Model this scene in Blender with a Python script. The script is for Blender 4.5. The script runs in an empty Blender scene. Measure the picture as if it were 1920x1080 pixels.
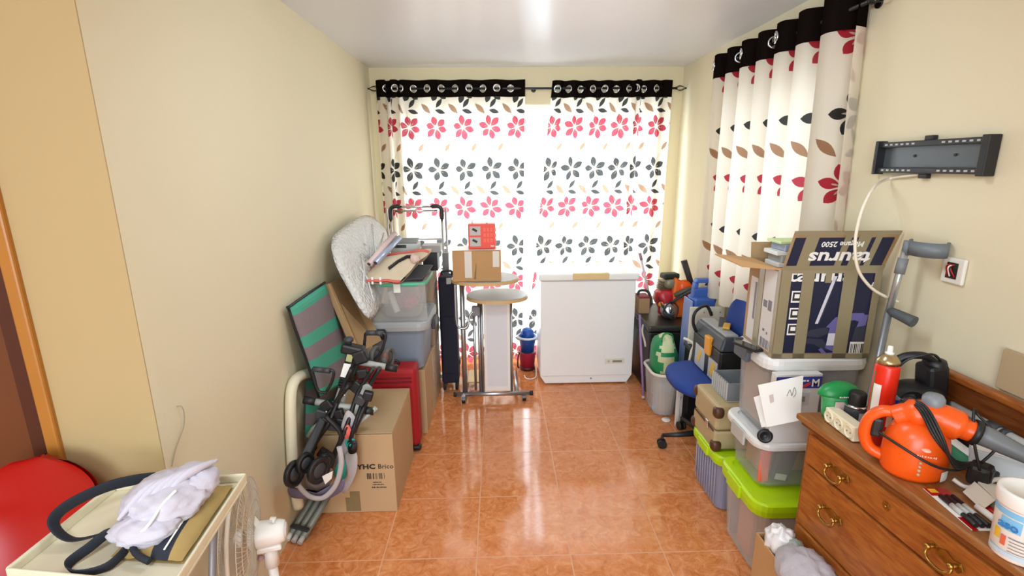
import bpy, bmesh, math, random
from mathutils import Matrix, Vector, noise
V = Vector
PI = math.pi
sc = bpy.context.scene
COL = sc.collection
rnd = random.Random(7)

# ------------------------------------------------------------------ camera, world, light
FPX = 941.4
YAW, TILT, ROLL = math.radians(1.4502), math.radians(13.6581), math.radians(-0.5126)
CAM = V((0, 0, 1.7415))
_F = V((math.sin(YAW) * math.cos(TILT), math.cos(YAW) * math.cos(TILT), -math.sin(TILT)))
_r = V((math.cos(YAW), -math.sin(YAW), 0))
_u = _r.cross(_F)
CR = _r * math.cos(ROLL) + _u * math.sin(ROLL)
CU = -_r * math.sin(ROLL) + _u * math.cos(ROLL)
cam_d = bpy.data.cameras.new('camera')
cam_d.sensor_width = 36
cam_d.lens = FPX / 1920 * 36
cam_d.clip_start = .05
cam = bpy.data.objects.new('camera', cam_d)
COL.objects.link(cam)
m = Matrix((CR, CU, -_F)).transposed().to_4x4()
m.translation = CAM
cam.matrix_world = m
sc.camera = cam


def _ray(px, py):
    return CR * ((px - 960) / FPX) - CU * ((py - 540) / FPX) + _F


def wy(px, py, y):
    d = _ray(px, py); return CAM + d * ((y - CAM.y) / d.y)


def wx(px, py, x):
    d = _ray(px, py); return CAM + d * ((x - CAM.x) / d.x)


def wz(px, py, z):
    d = _ray(px, py); return CAM + d * ((z - CAM.z) / d.z)


world = bpy.data.worlds.new('sky')
sc.world = world
world.use_nodes = True
bg = world.node_tree.nodes['Background']
bg.inputs[0].default_value = (.93, .97, 1, 1)
bg.inputs[1].default_value = 1.1


def area(name, loc, direction, sx, sy, power, color):
    l = bpy.data.lights.new(name, 'AREA'); l.shape = 'RECTANGLE'; l.size = sx; l.size_y = sy
    l.energy = power; l.color = color
    o = bpy.data.objects.new(name, l); COL.objects.link(o)
    o.location = loc
    o.rotation_euler = V(direction).to_track_quat('-Z', 'Y').to_euler()
    return o


area('daylight_back_window', (.3, 4.95, 1.25), (0, -1, -.05), 2.4, 2.3, 105, (.78, .90, 1))
area('daylight_side_window', (2.1, 2.9, 1.7), (-1, 0, -.05), 1.3, 1.3, 10, (.80, .91, 1))
area('added_rear_fill', (-.6, -2.9, 1.55), (0, 1, -.03), 2.6, 1.9, 84, (.76, .89, 1))  # added fill light from behind the camera, through an unseen opening
area('added_ceiling_fill', (.2, 1.62, 2.46), (0, .8, -1), .7, .5, 15, (.78, .90, 1))  # added overhead fill without a fixture, brightens the back of the room
area('added_rear_ceiling_fill', (-.5, -.45, 2.46), (0, .1, -1), .6, .6, 20, (.80, .91, 1))  # added fill above the rear part, lifts the tray and near things

sc.view_settings.view_transform = 'Standard'
sc.view_settings.look = 'None'
sc.view_settings.gamma = 1
sc.view_settings.exposure = .55
sc.cycles.max_bounces = 10
sc.cycles.transparent_max_bounces = 24
sc.cycles.caustics_reflective = False
sc.cycles.caustics_refractive = False
sc.cycles.sample_clamp_indirect = 6


# ------------------------------------------------------------------ materials
def lin(c):
    if isinstance(c, str):
        c = tuple(int(c[i:i + 2], 16) / 255 for i in (0, 2, 4))
    return tuple((x / 12.92 if x <= .04045 else ((x + .055) / 1.055) ** 2.4) for x in c[:3]) + (1,)


MATS = {}


def mat(name, col, rough=.5, metal=0, spec=.5, noise_amt=0, noise_scale=8, bump=0, bump_scale=60, coat=0, col2=None):
    if name in MATS:
        return MATS[name]
    mt = bpy.data.materials.new(name); mt.use_nodes = True
    nt = mt.node_tree; b = nt.nodes['Principled BSDF']
    c = lin(col)
    b.inputs['Base Color'].default_value = c
    b.inputs['Roughness'].default_value = rough
    b.inputs['Metallic'].default_value = metal
    b.inputs['Specular IOR Level'].default_value = spec
    b.inputs['Coat Weight'].default_value = coat
    tc = nt.nodes.new('ShaderNodeTexCoord')
    if noise_amt:
        n = nt.nodes.new('ShaderNodeTexNoise'); n.inputs['Scale'].default_value = noise_scale; n.inputs['Detail'].default_value = 6
        nt.links.new(tc.outputs['Object'], n.inputs['Vector'])
        r = nt.nodes.new('ShaderNodeMix'); r.data_type = 'RGBA'
        d = lin(col2) if col2 else tuple(x * (1 - noise_amt) for x in c[:3]) + (1,)
        r.inputs[6].default_value = c; r.inputs[7].default_value = d
        nt.links.new(n.outputs['Fac'], r.inputs[0]); nt.links.new(r.outputs[2], b.inputs['Base Color'])
    if bump:
        n = nt.nodes.new('ShaderNodeTexNoise'); n.inputs['Scale'].default_value = bump_scale; n.inputs['Detail'].default_value = 3
        nt.links.new(tc.outputs['Object'], n.inputs['Vector'])
        bp = nt.nodes.new('ShaderNodeBump'); bp.inputs['Strength'].default_value = bump; bp.inputs['Distance'].default_value = .01
        nt.links.new(n.outputs['Fac'], bp.inputs['Height']); nt.links.new(bp.outputs[0], b.inputs['Normal'])
    MATS[name] = mt
    return mt


def clear_mat(name, col, alpha, rough=.15, bump=0):
    if name in MATS:
        return MATS[name]
    mt = bpy.data.materials.new(name); mt.use_nodes = True
    nt = mt.node_tree; b = nt.nodes['Principled BSDF']
    b.inputs['Base Color'].default_value = lin(col); b.inputs['Roughness'].default_value = rough
    t = nt.nodes.new('ShaderNodeBsdfTransparent'); t.inputs[0].default_value = (.97, .97, .97, 1)
    mx = nt.nodes.new('ShaderNodeMixShader'); mx.inputs[0].default_value = alpha
    nt.links.new(t.outputs[0], mx.inputs[1]); nt.links.new(b.outputs[0], mx.inputs[2])
    nt.links.new(mx.outputs[0], nt.nodes['Material Output'].inputs[0])
    if bump:
        tc = nt.nodes.new('ShaderNodeTexCoord')
        n = nt.nodes.new('ShaderNodeTexVoronoi'); n.inputs['Scale'].default_value = 55
        nt.links.new(tc.outputs['Object'], n.inputs['Vector'])
        bp = nt.nodes.new('ShaderNodeBump'); bp.inputs['Strength'].default_value = bump; bp.inputs['Distance'].default_value = .01
        nt.links.new(n.outputs['Distance'], bp.inputs['Height']); nt.links.new(bp.outputs[0], b.inputs['Normal'])
    MATS[name] = mt
    return mt


def fabric_mat(name, col, trans=.5, tcol=None):
    if name in MATS:
        return MATS[name]
    mt = bpy.data.materials.new(name); mt.use_nodes = True
    nt = mt.node_tree; nt.nodes.remove(nt.nodes['Principled BSDF'])
    d = nt.nodes.new('ShaderNodeBsdfDiffuse'); d.inputs[0].default_value = lin(col)
    t = nt.nodes.new('ShaderNodeBsdfTranslucent'); t.inputs[0].default_value = lin(tcol or col)
    mx = nt.nodes.new('ShaderNodeMixShader'); mx.inputs[0].default_value = trans
    nt.links.new(d.outputs[0], mx.inputs[1]); nt.links.new(t.outputs[0], mx.inputs[2])
    nt.links.new(mx.outputs[0], nt.nodes['Material Output'].inputs[0])
    MATS[name] = mt
    return mt


def floor_mat():
    mt = bpy.data.materials.new('orange_ceramic_tile'); mt.use_nodes = True
    nt = mt.node_tree; L = nt.links.new; b = nt.nodes['Principled BSDF']
    tc = nt.nodes.new('ShaderNodeTexCoord')
    sx = nt.nodes.new('ShaderNodeSeparateXYZ'); L(tc.outputs['Object'], sx.inputs[0])

    def mth(op, a, bb=None, c=None):
        n = nt.nodes.new('ShaderNodeMath'); n.operation = op
        for i, v in enumerate((a, bb, c)):
            if v is None: continue
            if isinstance(v, (int, float)): n.inputs[i].default_value = v
            else: L(v, n.inputs[i])
        return n.outputs[0]
    cells, ds = [], []
    for k, off in (('X', -.5525), ('Y', 1.9484)):
        q = mth('DIVIDE', mth('SUBTRACT', sx.outputs[k], off), .43)
        fr = mth('FRACT', q)
        ds.append(mth('MINIMUM', fr, mth('SUBTRACT', 1, fr)))
        cells.append(mth('FLOOR', q))
    dmin = mth('MINIMUM', ds[0], ds[1])
    grout = mth('LESS_THAN', dmin, .0062)
    cm = nt.nodes.new('ShaderNodeCombineXYZ'); L(cells[0], cm.inputs[0]); L(cells[1], cm.inputs[1])
    wn = nt.nodes.new('ShaderNodeTexWhiteNoise'); L(cm.outputs[0], wn.inputs['Vector'])
    sh = nt.nodes.new('ShaderNodeVectorMath'); sh.operation = 'MULTIPLY_ADD'
    L(wn.outputs['Color'], sh.inputs[0]); sh.inputs[1].default_value = (9, 9, 9); L(tc.outputs['Object'], sh.inputs[2])
    n1 = nt.nodes.new('ShaderNodeTexNoise'); n1.inputs['Scale'].default_value = 16; n1.inputs['Detail'].default_value = 9
    n1.inputs['Roughness'].default_value = .72; n1.inputs['Distortion'].default_value = 1.6
    L(sh.outputs[0], n1.inputs['Vector'])
    r1 = nt.nodes.new('ShaderNodeValToRGB'); L(n1.outputs['Fac'], r1.inputs[0])
    e = r1.color_ramp.elements
    e[0].position = .3; e[0].color = lin('b66634'); e[1].position = .72; e[1].color = lin('eaae7a')
    x = e.new(.44); x.color = lin('d07e46'); x = e.new(.56); x.color = lin('de905c')
    gm = nt.nodes.new('ShaderNodeMix'); gm.data_type = 'RGBA'
    L(grout, gm.inputs[0]); L(r1.outputs[0], gm.inputs[6]); gm.inputs[7].default_value = lin('dca27c')
    L(gm.outputs[2], b.inputs['Base Color'])
    L(mth('ADD', .105, mth('MULTIPLY', grout, .4)), b.inputs['Roughness'])
    b.inputs['Specular IOR Level'].default_value = .6
    h = mth('SUBTRACT', mth('MULTIPLY', n1.outputs['Fac'], .12), grout)
    bp = nt.nodes.new('ShaderNodeBump'); bp.inputs['Strength'].default_value = .08; bp.inputs['Distance'].default_value = .003
    L(h, bp.inputs['Height']); L(bp.outputs[0], b.inputs['Normal'])
    return mt


def wood_mat(name, c1, c2, scale=(1, 14, 14), rough=.35):
    if name in MATS:
        return MATS[name]
    mt = bpy.data.materials.new(name); mt.use_nodes = True
    nt = mt.node_tree; L = nt.links.new; b = nt.nodes['Principled BSDF']
    tc = nt.nodes.new('ShaderNodeTexCoord'); mp = nt.nodes.new('ShaderNodeMapping'); mp.inputs['Scale'].default_value = scale
    L(tc.outputs['Object'], mp.inputs[0])
    n = nt.nodes.new('ShaderNodeTexNoise'); n.inputs['Scale'].default_value = 6; n.inputs['Detail'].default_value = 7; n.inputs['Distortion'].default_value = .6
    L(mp.outputs[0], n.inputs['Vector'])
    r = nt.nodes.new('ShaderNodeValToRGB'); L(n.outputs['Fac'], r.inputs[0])
    r.color_ramp.elements[0].position = .35; r.color_ramp.elements[0].color = lin(c1)
    r.color_ramp.elements[1].position = .65; r.color_ramp.elements[1].color = lin(c2)
    L(r.outputs[0], b.inputs['Base Color'])
    b.inputs['Roughness'].default_value = rough
    MATS[name] = mt
    return mt


WALL = mat('cream_wall_paint', 'e4dabb', .75, noise_amt=.05, noise_scale=1.5, bump=.05, bump_scale=90)
WALLB = mat('yellow_cream_wall_paint', 'e6d9b4', .75, noise_amt=.05, noise_scale=1.5)
CEIL = mat('satin_white_ceiling_paint', 'dde0e6', .3, noise_amt=.04, noise_scale=3, bump=.05, bump_scale=14)
WHITE = mat('white_plastic', 'eceae4', .35)
WHITEM = mat('white_enamel', 'f3f5f3', .28)
PVC = mat('white_window_profile', 'f2f2f0', .35)
BLACK = mat('black_plastic', '1b1b1d', .45)
BLACKS = mat('black_satin_metal', '141314', .4)
DGREY = mat('dark_grey_plastic', '3c3e42', .5)
GREY = mat('grey_plastic', '7d8083', .5)
LGREY = mat('light_grey_plastic', 'b9bab6', .5)
CHROME = mat('chrome', 'c9cbd0', .18, 1)
ALU = mat('brushed_aluminium', 'b4b6b8', .35, .9)
ALUD = mat('dull_grey_aluminium', '8e9289', .5, .35)
CARD = mat('cardboard', 'c4a37a', .85, noise_amt=.14, noise_scale=5)
CARDO = mat('orange_brown_cardboard', 'c19564', .85, noise_amt=.12, noise_scale=5)
CARDD = mat('darker_brown_cardboard', 'ab8a62', .85, noise_amt=.12, noise_scale=5)  # darkest of the cardboard browns
TAPE = mat('brown_packing_tape', '8b7a56', .25, noise_amt=.12, noise_scale=9)
TAPEO = mat('olive_packing_tape', '988c6e', .25, noise_amt=.15, noise_scale=11)
TAPEW = mat('white_packing_tape', 'd8d2c6', .3)
RED = mat('red_plastic', 'a60709', .32)
REDF = mat('red_nylon', 'a8121c', .6, bump=.2, bump_scale=200)
REDP = mat('orange_red_box_print', 'e8432a', .4)
ORANGE = mat('orange_plastic', 'ef5a12', .3)
ORANGE2 = mat('deep_orange_plastic', 'ee6c20', .45)
BLUE = mat('blue_plastic', '3a5fae', .4)
BLUED = mat('royal_blue_upholstery', '1d3f8e', .8, bump=.2, bump_scale=300)
NAVY = mat('navy_fabric', '1a1d2e', .8)
NAVYP = mat('navy_box_print', '191d3c', .5, noise_amt=.2, noise_scale=3)
TEAL = mat('teal_stripe_fabric', '4bab90', .85)
MAUVE = mat('grey_mauve_stripe_fabric', '8f8183', .88, noise_amt=.15, noise_scale=30)
LIME = mat('lime_green_plastic', 'b7dd10', .35)
GREEN = mat('green_plastic', '128a44', .35)
GREENT = clear_mat('translucent_green_plastic', '53c47c', .75, .2)
CREAM = mat('cream_plastic', 'e8e0c4', .4)
CREAMP = mat('ivory_plastic', 'efe6c8', .35)
LILAC = mat('lilac_plastic', '9a7fae', .4)
CLEAR = clear_mat('frosted_clear_plastic', 'd2cfca', .2, .2)
CLEARG = clear_mat('grey_clear_plastic', 'c4c6c8', .36, .2)
CLEARB = clear_mat('bluish_clear_plastic', 'b4b8d2', .45, .25)
CLEARW = clear_mat('milky_clear_plastic', 'e6e4e0', .32, .25)
FILM = clear_mat('clear_wrapping_film', 'e6e4e0', .15, .08)
BUBBLE = clear_mat('bubble_wrap', 'f4f3f0', .75, .15, bump=1.0)
GLASS = clear_mat('window_glass', 'dfe8ea', .06, .02)
LIDW = mat('white_lid_plastic', 'dedcd8', .35)
LIDG = mat('grey_lid_plastic', 'a9adaf', .4)
TUBB = mat('grey_blue_plastic', '8795a5', .4)
BRASS = mat('antique_brass', 'b08c48', .3, 1)
BEIGE = mat('beige_leatherette', 'b5a078', .6, bump=.15, bump_scale=150)
BROWNL = mat('brown_leather', '52301f', .45)
WOOD = wood_mat('honey_brown_wood', '8a4617', 'a86428', (14, 2, 14), .32)
WOODD = wood_mat('dark_brown_wood', '642f10', '7c441a', (14, 2, 14), .35)
WOODTOP = wood_mat('worn_brown_wood_top', '8a5228', '9f6a38', (14, 2, 14), .3)
WOODR = mat('reddish_brown_wood', '6e3a1d', .4, noise_amt=.2, noise_scale=4)
WOODDK = mat('dark_red_wood', '481c0e', .45)
WOODO = mat('orange_wood_trim', 'b3762f', .35, noise_amt=.15, noise_scale=6)
BEECH = mat('beech_edge', 'd2ad78', .45)
GREYTOP = mat('grey_melamine', 'a09b98', .4)
BEECHP = mat('beech_handle', 'dfc48e', .4)
PAPER = mat('white_paper', 'f0ede6', .7)
INK = mat('black_ink', '2a2623', .6)
INKW = mat('white_ink', 'efeeea', .5)
INKY = mat('yellow_ink', 'e6b935', .5)
INKB = mat('blue_ink', '2c7fc0', .5)
INKV = mat('violet_blue_ink', '3a3f8f', .5)
INKR = mat('red_ink', 'd23a33', .5)
INKG = mat('grey_ink', '8a8680', .6)
LAV = mat('pale_lavender_cloth', 'c9c4cf', .9, bump=.12, bump_scale=250)
LAVG = mat('lavender_grey_cloth', 'b6afb4', .9, bump=.2, bump_scale=250)
SAND = mat('sand_canvas', 'b79a5e', .85, noise_amt=.2, noise_scale=20)
CANVAS = mat('beige_canvas', 'dccaae', .85, noise_amt=.15, noise_scale=14)
PINK = mat('coral_trim', 'd8685e', .7)
MESHG = clear_mat('fan_wire', 'b8ada0', .9, .4)
STRG = mat('stroller_grey_fabric', 'b9b3b4', .85)
STRP = mat('stroller_purple_fabric', '726a82', .85)
STRT = mat('stroller_teal_fabric', '2fb0a0', .85)
STRC = mat('stroller_coral_fabric', 'ea7068', .85)
TUBEG = mat('grey_enamel_tube', 'a9aaa2', .4)


# ------------------------------------------------------------------ mesh building
class MB:
    def __init__(self, xf=None):
        self.v, self.f, self.m, self.s = [], [], [], []
        self.xf = xf or Matrix()

    def add(self, vs, fs, mi=0, smooth=False):
        n = len(self.v)
        self.v += [self.xf @ V(p) for p in vs]
        for f in fs:
            self.f.append([i + n for i in f]); self.m.append(mi); self.s.append(smooth)
        return self

    def bx(self, c, size, rot=None, mi=0):
        R = rot if isinstance(rot, Matrix) else (Matrix.Rotation(rot, 3, 'Z') if rot else Matrix.Identity(3))
        c = V(c); h = V(size) * .5
        vs = [c + R @ V((sx * h.x, sy * h.y, sz * h.z)) for sx in (-1, 1) for sy in (-1, 1) for sz in (-1, 1)]
        return self.add(vs, [(0, 1, 3, 2), (4, 6, 7, 5), (0, 4, 5, 1), (2, 3, 7, 6), (0, 2, 6, 4), (1, 5, 7, 3)], mi)

    def box(self, x0, x1, y0, y1, z0, z1, mi=0):
        return self.bx(((x0 + x1) / 2, (y0 + y1) / 2, (z0 + z1) / 2), (abs(x1 - x0), abs(y1 - y0), abs(z1 - z0)), None, mi)

    def hexa(self, p, mi=0):  # p: bottom 4 then top 4, counter-clockwise
        return self.add(p, [(3, 2, 1, 0), (4, 5, 6, 7), (0, 1, 5, 4), (1, 2, 6, 5), (2, 3, 7, 6), (3, 0, 4, 7)], mi)

    def slab(self, q, t, mi=0):  # quad of four points given thickness t along its normal
        q = [V(p) for p in q]
        n = (q[1] - q[0]).cross(q[3] - q[0]).normalized() * t
        return self.hexa([p - n * .5 for p in q] + [p + n * .5 for p in q], mi)

    def tube(self, pts, r, n=10, mi=0, closed=False, flat=None):
        pts = [V(p) for p in pts]; k = len(pts)
        rs = r if isinstance(r, (list, tuple)) else [r] * k
        tang = []
        for i in range(k):
            a = pts[i - 1] if (i or closed) else pts[i]
            b = pts[(i + 1) % k] if (i < k - 1 or closed) else pts[i]
            tang.append((b - a).normalized())
        nrm = tang[0].orthogonal().normalized()
        if flat is not None:
            nrm = (V(flat[0]) - tang[0] * V(flat[0]).dot(tang[0])).normalized()
        vs = []
        for i in range(k):
            t = tang[i]
            nrm = (nrm - t * nrm.dot(t)).normalized()
            bn = t.cross(nrm)
            for j in range(n):
                a = 2 * PI * j / n
                ca, sa = math.cos(a), math.sin(a)
                if flat is not None: sa *= flat[1]
                vs.append(pts[i] + (nrm * ca + bn * sa) * rs[i])
        fs = []
        for i in range(k if closed else k - 1):
            for j in range(n):
                a, b = i * n + j, i * n + (j + 1) % n
                c, d = ((i + 1) % k) * n + (j + 1) % n, ((i + 1) % k) * n + j
                fs.append((a, b, c, d))
        self.add(vs, fs, mi, True)
        if not closed:
            nn = len(self.v) - len(vs)
            self.f.append([nn + j for j in range(n)][::-1]); self.m.append(mi); self.s.append(False)
            self.f.append([nn + (k - 1) * n + j for j in range(n)]); self.m.append(mi); self.s.append(False)
        return self

    def cyl(self, a, b, r, r2=None, n=20, mi=0):
        return self.tube([a, b], [r, r if r2 is None else r2], n, mi)

    def lathe(self, prof, base=(0, 0, 0), rot=None, n=28, mi=0, sx=1, sy=1):
        R = rot or Matrix.Identity(3); base = V(base)
        vs = []
        for (r, z) in prof:
            for j in range(n):
                a = 2 * PI * j / n
                vs.append(base + R @ V((r * math.cos(a) * sx, r * math.sin(a) * sy, z)))
        fs = []
        for i in range(len(prof) - 1):
            for j in range(n):
                fs.append((i * n + j, i * n + (j + 1) % n, (i + 1) * n + (j + 1) % n, (i + 1) * n + j))
        self.add(vs, fs, mi, True)
        nn = len(self.v) - len(vs)
        if prof[0][0] > 1e-5:
            self.f.append([nn + j for j in range(n)][::-1]); self.m.append(mi); self.s.append(False)
        if prof[-1][0] > 1e-5:
            self.f.append([nn + (len(prof) - 1) * n + j for j in range(n)]); self.m.append(mi); self.s.append(False)
        return self

    def prism(self, poly, o, ux, uy, depth, mi=0):  # 2-D outline in the plane (o, ux, uy), extruded both ways
        o, ux, uy = V(o), V(ux).normalized(), V(uy).normalized()
        w = ux.cross(uy).normalized() * depth * .5
        n = len(poly)
        vs = [o + ux * x + uy * y - w for x, y in poly] + [o + ux * x + uy * y + w for x, y in poly]
        fs = [list(range(n))[::-1], list(range(n, 2 * n))]
        fs += [(i, (i + 1) % n, n + (i + 1) % n, n + i) for i in range(n)]
        return self.add(vs, fs, mi)

    def sheet(self, fn, nu, nv, mi=0, smooth=True, keep=None):
        vs = [fn(i / nu, j / nv) for j in range(nv + 1) for i in range(nu + 1)]
        fs = []
        for j in range(nv):
            for i in range(nu):
                if keep and not keep((i + .5) / nu, (j + .5) / nv): continue
                a = j * (nu + 1) + i
                fs.append((a, a + 1, a + nu + 2, a + nu + 1))
        return self.add(vs, fs, mi, smooth)

    def ball(self, c, r, nu=24, nv=14, mi=0, amp=0, freq=3, seed=0, pw=1, rot=None):
        c = V(c); r = V(r) if not isinstance(r, (int, float)) else V((r, r, r))
        R = rot or Matrix.Identity(3)
        vs = []
        for j in range(nv + 1):
            th = PI * j / nv
            for i in range(nu):
                ph = 2 * PI * i / nu
                d = V((math.sin(th) * math.cos(ph), math.sin(th) * math.sin(ph), math.cos(th)))
                q = V([math.copysign(abs(x) ** pw, x) for x in d])
                k = 1
                if amp:
                    s = d * freq + V((seed * 7.3, seed * 3.1, seed))
                    k = 1 + amp * (noise.noise(s) + .6 * (1 - 2 * abs(noise.noise(s * 1.9))) + .35 * noise.noise(s * 4.2))
                vs.append(c + R @ V((q.x * r.x * k, q.y * r.y * k, q.z * r.z * k)))
        fs = []
        for j in range(nv):
            for i in range(nu):
                fs.append((j * nu + i, (j + 1) * nu + i, (j + 1) * nu + (i + 1) % nu, j * nu + (i + 1) % nu))
        return self.add(vs, fs, mi, True)

    def text(self, s, size, o, ux, uy, mi=0, depth=.0006, bold=0, sxy=(1, 1)):
        cu = bpy.data.curves.new('lettering', 'FONT'); cu.body = s; cu.size = size; cu.extrude = depth; cu.offset = bold
        cu.align_x = 'CENTER'; cu.align_y = 'CENTER'; cu.resolution_u = 2
        ob_ = bpy.data.objects.new('lettering', cu); COL.objects.link(ob_)
        bpy.context.view_layer.update()
        me = bpy.data.meshes.new_from_object(ob_.evaluated_get(bpy.context.evaluated_depsgraph_get()))
        ux, uy = V(ux).normalized(), V(uy).normalized(); w = ux.cross(uy); o = V(o)
        vs = [o + ux * p.co.x * sxy[0] + uy * p.co.y * sxy[1] + w * p.co.z for p in me.vertices]
        self.add(vs, [tuple(p.vertices) for p in me.polygons], mi)
        bpy.data.objects.remove(ob_); bpy.data.curves.remove(cu); bpy.data.meshes.remove(me)
        return self

    def dashes(self, w, h, o, ux, uy, seed=1, mi=0):  # print too small to read: a row of short strokes
        r = random.Random(seed); ux, uy, o = V(ux).normalized(), V(uy).normalized(), V(o); x = -w / 2
        while x < w / 2:
            k = min(r.uniform(.4, 1.1) * h, w / 2 - x); hh = r.uniform(.6, 1) * h
            p = o + ux * x - uy * h * .5
            self.slab([p, p + ux * k, p + ux * k + uy * hh, p + uy * hh], .0006, mi)
            x += k + h * r.uniform(.15, .5)
        return self

    def build(self, name, mats, off=(0, 0, 0), bevel=0, seg=2):
        off = V(off)
        me = bpy.data.meshes.new(name)
        me.from_pydata([tuple(p - off) for p in self.v], [], self.f)
        for mt in (mats if isinstance(mats, (list, tuple)) else [mats]): me.materials.append(mt)
        me.polygons.foreach_set('material_index', self.m)
        me.polygons.foreach_set('use_smooth', self.s)
        me.validate(); me.update()
        o = bpy.data.objects.new(name, me); COL.objects.link(o)
        if bevel:
            b = o.modifiers.new('edge', 'BEVEL'); b.width = bevel; b.segments = seg; b.limit_method = 'ANGLE'
            b.angle_limit = math.radians(40)
        return o


class T:
    """a thing: an Empty at its base whose children are its parts"""
    def __init__(self, name, label, cat, loc, group=None):
        self.loc = V(loc)
        self.o = bpy.data.objects.new(name, None); COL.objects.link(self.o)
        self.o.empty_display_size = .05
        self.o.location = self.loc
        self.o['label'] = label; self.o['category'] = cat
        if group: self.o['group'] = group

    def p(self, name, mb, mats, parent=None, bevel=0, seg=2, label=None):
        o = mb.build(name, mats, self.loc, bevel, seg)
        o.parent = parent or self.o
        if label: o['label'] = label
        return o


def one(name, label, cat, mb, mats, base, bevel=0, seg=2, group=None, kind=None):
    o = mb.build(name, mats, base, bevel, seg)
    o.location = V(base)
    o['label'] = label; o['category'] = cat
    if group: o['group'] = group
    if kind: o['kind'] = kind
    return o


def struct(name, mb, mats, bevel=0, parent=None):
    o = mb.build(name, mats, (0, 0, 0), bevel)
    if parent: o.parent = parent
    else: o['kind'] = 'structure'
    return o


def copy_tree(o, parent=None):
    c = o.copy(); COL.objects.link(c); c.parent = parent
    for ch in list(o.children): copy_tree(ch, c)
    return c


def smooth(pts, n=6, closed=False):
    pts = [V(p) for p in pts]; out = []; k = len(pts)
    for i in range(k if closed else k - 1):
        if closed: a, b, c, d = pts[i - 1], pts[i], pts[(i + 1) % k], pts[(i + 2) % k]
        else: a, b, c, d = pts[max(i - 1, 0)], pts[i], pts[i + 1], pts[min(i + 2, k - 1)]
        for j in range(n):
            t = j / n
            out.append(.5 * ((2 * b) + (c - a) * t + (2 * a - 5 * b + 4 * c - d) * t * t + (3 * b - a - 3 * c + d) * t ** 3))
    if not closed: out.append(pts[-1])
    return out


def rrect(w, h, r, n=5):
    out = []
    for cx, cy, a0 in ((w / 2 - r, h / 2 - r, 0), (-w / 2 + r, h / 2 - r, 90), (-w / 2 + r, -h / 2 + r, 180), (w / 2 - r, -h / 2 + r, 270)):
        for i in range(n + 1):
            a = math.radians(a0 + 90 * i / n); out.append((cx + r * math.cos(a), cy + r * math.sin(a)))
    return out


X, Y, Z = V((1, 0, 0)), V((0, 1, 0)), V((0, 0, 1))

# ------------------------------------------------------------------ the room
XL, XR, YB, HC = -1.034, 1.544, 4.40, 2.523
YC, XF, YR = 1.394, -3.2, -3.0       # corner of the left wall, far left wall, rear wall
struct('floor', MB().box(XF, XR, YR, YB + .25, -.06, 0), floor_mat())
struct('ceiling', MB().box(XF - .1, XR + .2, YR - .1, YB + .25, HC, HC + .08), CEIL)
struct('wall_left', MB().box(XL - .1, XL, YC + .004, YB + .2, 0, HC), WALL)
# back wall with the balcony door opening
WX0, WX1, WZ0, WZ1 = -.80, 1.40, .05, 2.24
b = MB()
b.box(XL, WX0, YB, YB + .2, 0, HC); b.box(WX1, XR + .15, YB, YB + .2, 0, HC)
b.box(WX0, WX1, YB, YB + .2, WZ1, HC); b.box(WX0, WX1, YB, YB + .2, 0, WZ0)
struct('wall_back', b, WALLB)
# right wall with a side window
SY0, SY1, SZ0, SZ1 = 2.34, 3.45, 1.0, 2.2
b = MB()
b.box(XR, XR + .15, YR, SY0, 0, HC); b.box(XR, XR + .15, SY1, YB, 0, HC)
b.box(XR, XR + .15, SY0, SY1, SZ1, HC); b.box(XR, XR + .15, SY0, SY1, 0, SZ0)
struct('wall_right', b, WALL)
# the wider part of the room the camera stands in
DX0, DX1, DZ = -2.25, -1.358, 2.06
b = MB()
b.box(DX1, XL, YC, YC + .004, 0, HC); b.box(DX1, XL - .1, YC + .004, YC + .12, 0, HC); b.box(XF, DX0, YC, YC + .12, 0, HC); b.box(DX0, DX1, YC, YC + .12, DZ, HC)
struct('wall_left_return', b, mat('shade_darkened_wall_paint', 'b8a173', .75, noise_amt=.05, noise_scale=1.5))  # wall colour darkened in place of the shade on this side
struct('wall_far_left', MB().box(XF - .1, XF, YR, YC + .12, 0, HC), WALL)
RX0, RX1, RZ0, RZ1 = -1.9, .7, .6, 2.2
b = MB()
b.box(XF, RX0, YR - .1, YR, 0, HC); b.box(RX1, XR, YR - .1, YR, 0, HC)
b.box(RX0, RX1, YR - .1, YR, RZ1, HC); b.box(RX0, RX1, YR - .1, YR, 0, RZ0)
struct('wall_rear', b, WALL)
# rear recess behind the door opening
struct('wall_closet', MB().box(DX0 - .1, DX1 + .1, YC + .62, YC + .66, 0, DZ + .1), WOODDK)


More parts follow.
